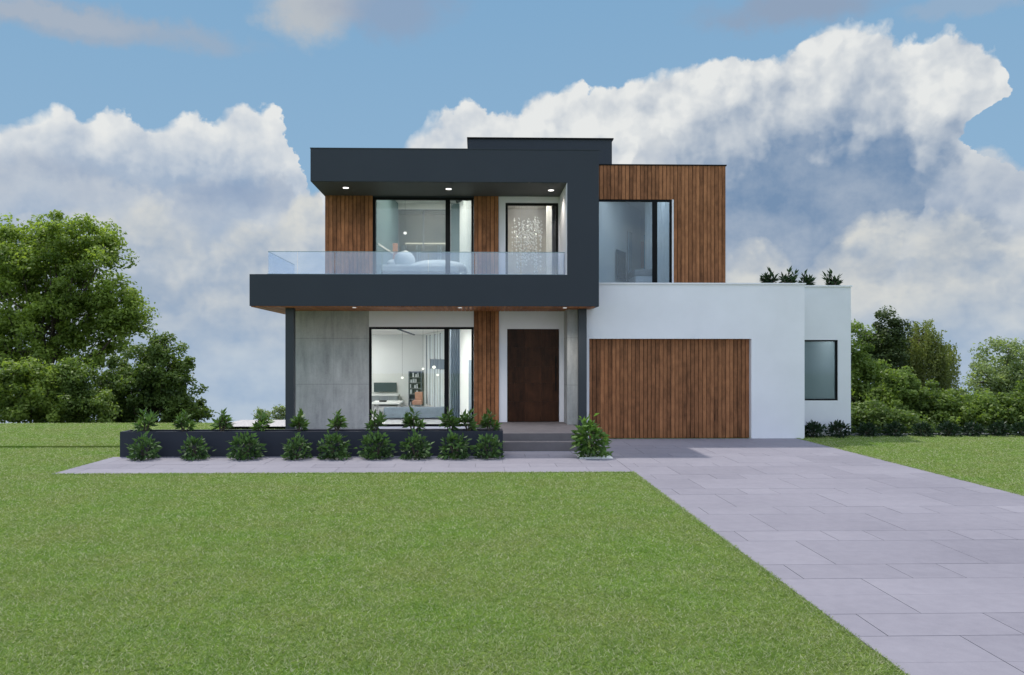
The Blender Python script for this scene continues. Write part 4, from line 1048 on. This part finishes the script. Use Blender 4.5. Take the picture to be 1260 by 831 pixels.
# trees -------------------------------------------------------------------
def tree(name, label, cat, X, Y, zbase, blobs, nclump, per, leaf, mat, seed, trunk_r=.25, clump_r=.55, group=None, shell=.55, limbs=24, trunk_to=None, flat=.75):
    zbase = hill(X, Y)
    rnd = np.random.default_rng(seed)
    t = tag(empty(name, (X, Y, zbase)), label, cat, group)
    B = np.array(blobs, float)                                  # x,y,z (world), rx,ry,rz
    wts = (B[:, 3]*B[:, 4]*B[:, 5])**.75; wts /= wts.sum()
    bi = rnd.choice(len(B), nclump, p=wts)
    d = rnd.normal(size=(nclump, 3)); d /= np.linalg.norm(d, axis=1, keepdims=True)
    r = rnd.uniform(shell, 1.02, nclump)
    cc = B[bi, :3]+d*r[:, None]*B[bi, 3:6]
    cr = clump_r*rnd.uniform(.55, 1.25, nclump)
    ct = rnd.uniform(0, 1, nclump)
    idx = np.repeat(np.arange(nclump), per); n = len(idx)
    g = rnd.normal(size=(n, 3)); g /= np.linalg.norm(g, axis=1, keepdims=True); g *= (rnd.uniform(0, 1, n)**.38)[:, None]*(1+.35*(rnd.uniform(0, 1, n)**6))[:, None]
    c = cc[idx]+g*cr[idx][:, None]*np.array((1, 1, flat))
    nr = g*.6+rnd.normal(size=(n, 3))*.6+np.array((0, -.1, .55))
    T = np.clip(.20+.40*ct[idx]+.42*g[:, 2]+rnd.uniform(-.15, .22, n), 0, 1)  # clump tops paler, undersides darker: light and shade put into leaf tint
    v, f = quadleaves(c, nr, leaf*rnd.uniform(.6, 1.3, n), rnd)
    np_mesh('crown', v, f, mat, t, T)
    tb = MB(); cen = B[:, :3].mean(0) if trunk_to is None else np.array(trunk_to)
    b0 = np.array((X, Y, zbase-.3)); fork = b0+(cen-b0)*.45; fork[0] = X+(cen[0]-X)*.3
    tb.tube([b0, b0+(fork-b0)*.5+rnd.normal(size=3)*.1, fork, cen], [trunk_r, trunk_r*.8, trunk_r*.65, trunk_r*.2], 9)
    for k in rnd.choice(nclump, min(limbs, nclump), replace=False):
        p = fork+(cen-fork)*rnd.uniform(-.3, .9); q = cc[k]; mid = (p+q)/2+rnd.normal(size=3)*.25+np.array((0, 0, -.1*np.linalg.norm(q-p)))
        rr = trunk_r*rnd.uniform(.22, .42); tb.tube([p, mid, q], [rr, rr*.6, rr*.18], 5)
    tb.build('trunk', M['bark'], t, smooth=True)
    return t
def wb(px, py, Y, rx, rz, ry=None, dy=0):
    """crown lobe: photo position and pixel radii at depth Y -> world lobe"""
    X, Z = at(px, py, Y); s = Y/F
    return (X, Y+dy, Z, rx*s, (ry or rx)*s, rz*s)
Y1 = 42
tree('broadleaf_tree', 'large sunlit broadleaf tree at the far left edge of the lawn', 'tree', xat(45, Y1), Y1, -2.6,
     [wb(60, 330, Y1, 68, 62), wb(115, 345, Y1, 55, 60), wb(15, 325, Y1, 62, 55), wb(150, 385, Y1, 38, 34), wb(95, 295, Y1, 48, 30), wb(30, 292, Y1, 40, 26), wb(60, 400, Y1, 60, 40), wb(-30, 380, Y1, 60, 70), wb(165, 392, Y1, 26, 17), wb(110, 430, Y1, 42, 30), wb(120, 290, Y1, 26, 16), wb(20, 425, Y1, 50, 36), wb(75, 440, Y1, 46, 34), wb(140, 415, Y1, 34, 26), wb(-40, 430, Y1, 50, 40)],
     450, 160, .19, M['lf_treeA'], 1, .28, .66, 'trees beyond the left lawn', .45, 44, flat=.72)
Y2 = 37
tree('broadleaf_tree', 'dense dark rounded tree right of the large sunlit tree', 'tree', xat(190, Y2), Y2, -2.2,
     [wb(198, 460, Y2, 40, 42), wb(165, 475, Y2, 42, 45), wb(215, 490, Y2, 36, 38), wb(140, 500, Y2, 34, 34), wb(232, 512, Y2, 22, 20), wb(185, 505, Y2, 50, 34), wb(205, 436, Y2, 24, 20)],
     290, 130, .15, M['lf_treeB'], 2, .2, .42, 'trees beyond the left lawn', .45, 20)
Y3 = 34
tree('leafy_bush', 'yellow green bush below the large tree at left edge', 'bush', xat(25, Y3), Y3, -1.6,
     [wb(15, 485, Y3, 36, 36), wb(45, 470, Y3, 30, 30), wb(-20, 490, Y3, 35, 38), wb(40, 505, Y3, 42, 25)], 150, 120, .15, M['lf_treeA'], 3, .12, .42, 'bushes below the left trees', .4, 10)
tree('leafy_bush', 'shaded green bush between large tree and dark rounded tree', 'bush', xat(95, Y3), Y3+.8, -1.6,
     [wb(92, 492, Y3+.8, 38, 32), wb(70, 505, Y3+.8, 34, 26), wb(118, 505, Y3+.8, 30, 26), wb(92, 465, Y3+.8, 22, 22)], 150, 120, .14, M['lf_mid'], 4, .12, .42, 'bushes below the left trees', .4, 10)
# small pale shrubs behind the patio
for i, (px, w) in enumerate(((325, 'pale yellow green shrub behind the patio, farther from the house'), (346, 'taller pale shrub behind the patio close to the house corner'), (360, 'pale shrub peeping out behind the terrace column'))):
    Yq = 25.6
    tree('pale_shrub', w, 'shrub', xat(px, Yq), Yq, -.1, [wb(px, 512-(4 if i == 1 else 0), Yq, 11, 9+(3 if i == 1 else 0))], 22, 40, .07, M['lf_pale'], 20+i, .02, .14, 'pale shrubs behind the patio', .3, 5)
# right side
Y5, Y6, Y7 = 40, 42, 46
tree('broadleaf_tree', 'dark green tree with the highest crown right of the annex', 'tree', xat(1092, Y6), Y6, -2.5,
     [wb(1088, 422, Y6, 24, 40), wb(1103, 410, Y6, 18, 26), wb(1075, 440, Y6, 24, 36), wb(1095, 460, Y6, 34, 45), wb(1087, 394, Y6, 12, 14)], 170, 120, .15, M['lf_dark'], 5, .22, .40, 'trees beyond the right lawn', .35, 18)
tree('broadleaf_tree', 'light green leafy tree directly beside the annex wall', 'tree', xat(1052, Y5-4), Y5-4, -2.2,
     [wb(1050, 430, Y5-4, 24, 30), wb(1056, 470, Y5-4, 32, 40), wb(1072, 500, Y5-4, 36, 36), wb(1040, 500, Y5-4, 36, 40)], 210, 120, .15, M['lf_mid'], 6, .2, .42, 'trees beyond the right lawn', .4, 18)
def weeping(name, label, X, Y, zb, px, py, rx, drop, seed):
    zb = hill(X, Y)
    rnd = np.random.default_rng(seed); t = tag(empty(name, (X, Y, zb)), label, 'tree', 'trees beyond the right lawn'); s = Y/F
    x0, z0 = at(px, py, Y); C = []; T = []
    tb = MB(); tb.tube([(X, Y, zb-.3), (X+.1, Y, (zb+z0)/2), (x0, Y, z0-1.5)], [.24, .18, .07], 8)
    for gi in range(17):
        ga = rnd.uniform(0, 6.283); gr = rx*s*math.sqrt(rnd.uniform(.0, 1)); gz = z0-(gr/(rx*s))**1.5*1.7+rnd.uniform(-.35, .25); gl = drop*s*rnd.uniform(.45, 1.0); gt = rnd.uniform(.15, .85)
        gx, gy = x0+gr*math.cos(ga), Y+gr*math.sin(ga)
        tb.tube([(x0, Y, z0-1.6), ((x0+gx)/2, (Y+gy)/2, (z0+gz)/2-.4), (gx, gy, gz-.2)], [.06, .035, .012], 4)
        for i in range(11):
            sx_, sy_ = gx+rnd.normal()*.22, gy+rnd.normal()*.22; ztop = gz+rnd.uniform(-.25, .12); ln = gl*rnd.uniform(.5, 1.05)
            k = max(4, int(ln/.028)); f = np.linspace(0, 1, k); amp = .09*(1-.5*f)
            C.append(np.stack((sx_+rnd.normal(size=k)*amp, sy_+rnd.normal(size=k)*amp, ztop-f*ln), 1)); T.append(np.clip(gt+.15-.35*f+rnd.uniform(-.15, .15, k), 0, 1))
    C = np.concatenate(C); T = np.concatenate(T); n = len(C)
    v, f = quadleaves(C, rnd.normal(size=(n, 3))*np.array((1, 1, .35))+np.array((0, -.2, .1)), .14*rnd.uniform(.6, 1.3, n), rnd, .5)
    np_mesh('crown', v, f, M['lf_weep'], t, T); tb.build('trunk', M['bark'], t, smooth=True)
weeping('weeping_tree', 'weeping olive green tree with hanging branches right of dark tree', xat(1133, Y6+1), Y6+1, -2.6, 1132, 394, 36, 108, 41)
tree('leafy_bush', 'wide green bush below the weeping tree', 'bush', xat(1135, 34), 34, -1.6,
     [wb(1100, 492, 34, 30, 32), wb(1138, 498, 34, 34, 28), wb(1165, 505, 34, 30, 28), wb(1110, 470, 34, 20, 18), wb(1085, 510, 34, 34, 30), wb(1150, 515, 34, 44, 24)], 270, 110, .14, M['lf_mid'], 7, .12, .34, 'bushes beyond the right lawn', .4, 14)
tree('leafy_bush', 'dark shaded bush between annex and wide green bush', 'bush', xat(1082, 31), 31, -1.3,
     [wb(1075, 520, 31, 34, 24), wb(1110, 525, 31, 34, 20), wb(1050, 522, 31, 26, 22)], 150, 90, .13, M['lf_treeB'], 8, .1, .36, 'bushes beyond the right lawn', .35, 8)
tree('broadleaf_tree', 'pale airy green tree at the right edge of the photo', 'tree', xat(1250, Y7), Y7, -2.8,
     [wb(1235, 450, Y7, 40, 34), wb(1265, 470, Y7, 50, 55), wb(1218, 470, Y7, 30, 28), wb(1205, 495, Y7, 30, 26), wb(1245, 500, Y7, 46, 36), wb(1235, 432, Y7, 26, 16)], 330, 55, .17, M['lf_pale'], 9, .25, .55, 'trees beyond the right lawn', .35, 34)
tree('leafy_bush', 'mid green bush at right edge in front of pale tree', 'bush', xat(1240, 33), 33, -1.5,
     [wb(1240, 515, 33, 42, 26), wb(1200, 515, 33, 34, 26), wb(1270, 500, 33, 34, 34), wb(1215, 498, 33, 22, 18)], 230, 85, .15, M['lf_mid'], 10, .1, .4, 'bushes beyond the right lawn', .35, 10)

# ------------------------------------------------------------------ camera and render settings
cd = bpy.data.cameras.new('camera'); co = bpy.data.objects.new('camera', cd); COL.objects.link(co)
co.location = (0, 0, CH); co.rotation_euler = (R(90), 0, -YAW)
cd.sensor_width = 36; cd.lens = F/1260*36; cd.shift_x = (630-PPX)/1260; cd.shift_y = (HOR-415.5)/1260; cd.clip_end = 2000; cd.clip_start = .05
scene.camera = co
scene.render.engine = 'CYCLES'
scene.view_settings.view_transform = 'Standard'; scene.view_settings.look = 'None'; scene.view_settings.exposure = 0
c = scene.cycles; c.max_bounces = 8; c.transparent_max_bounces = 12; c.diffuse_bounces = 4; c.glossy_bounces = 3; c.sample_clamp_indirect = 8
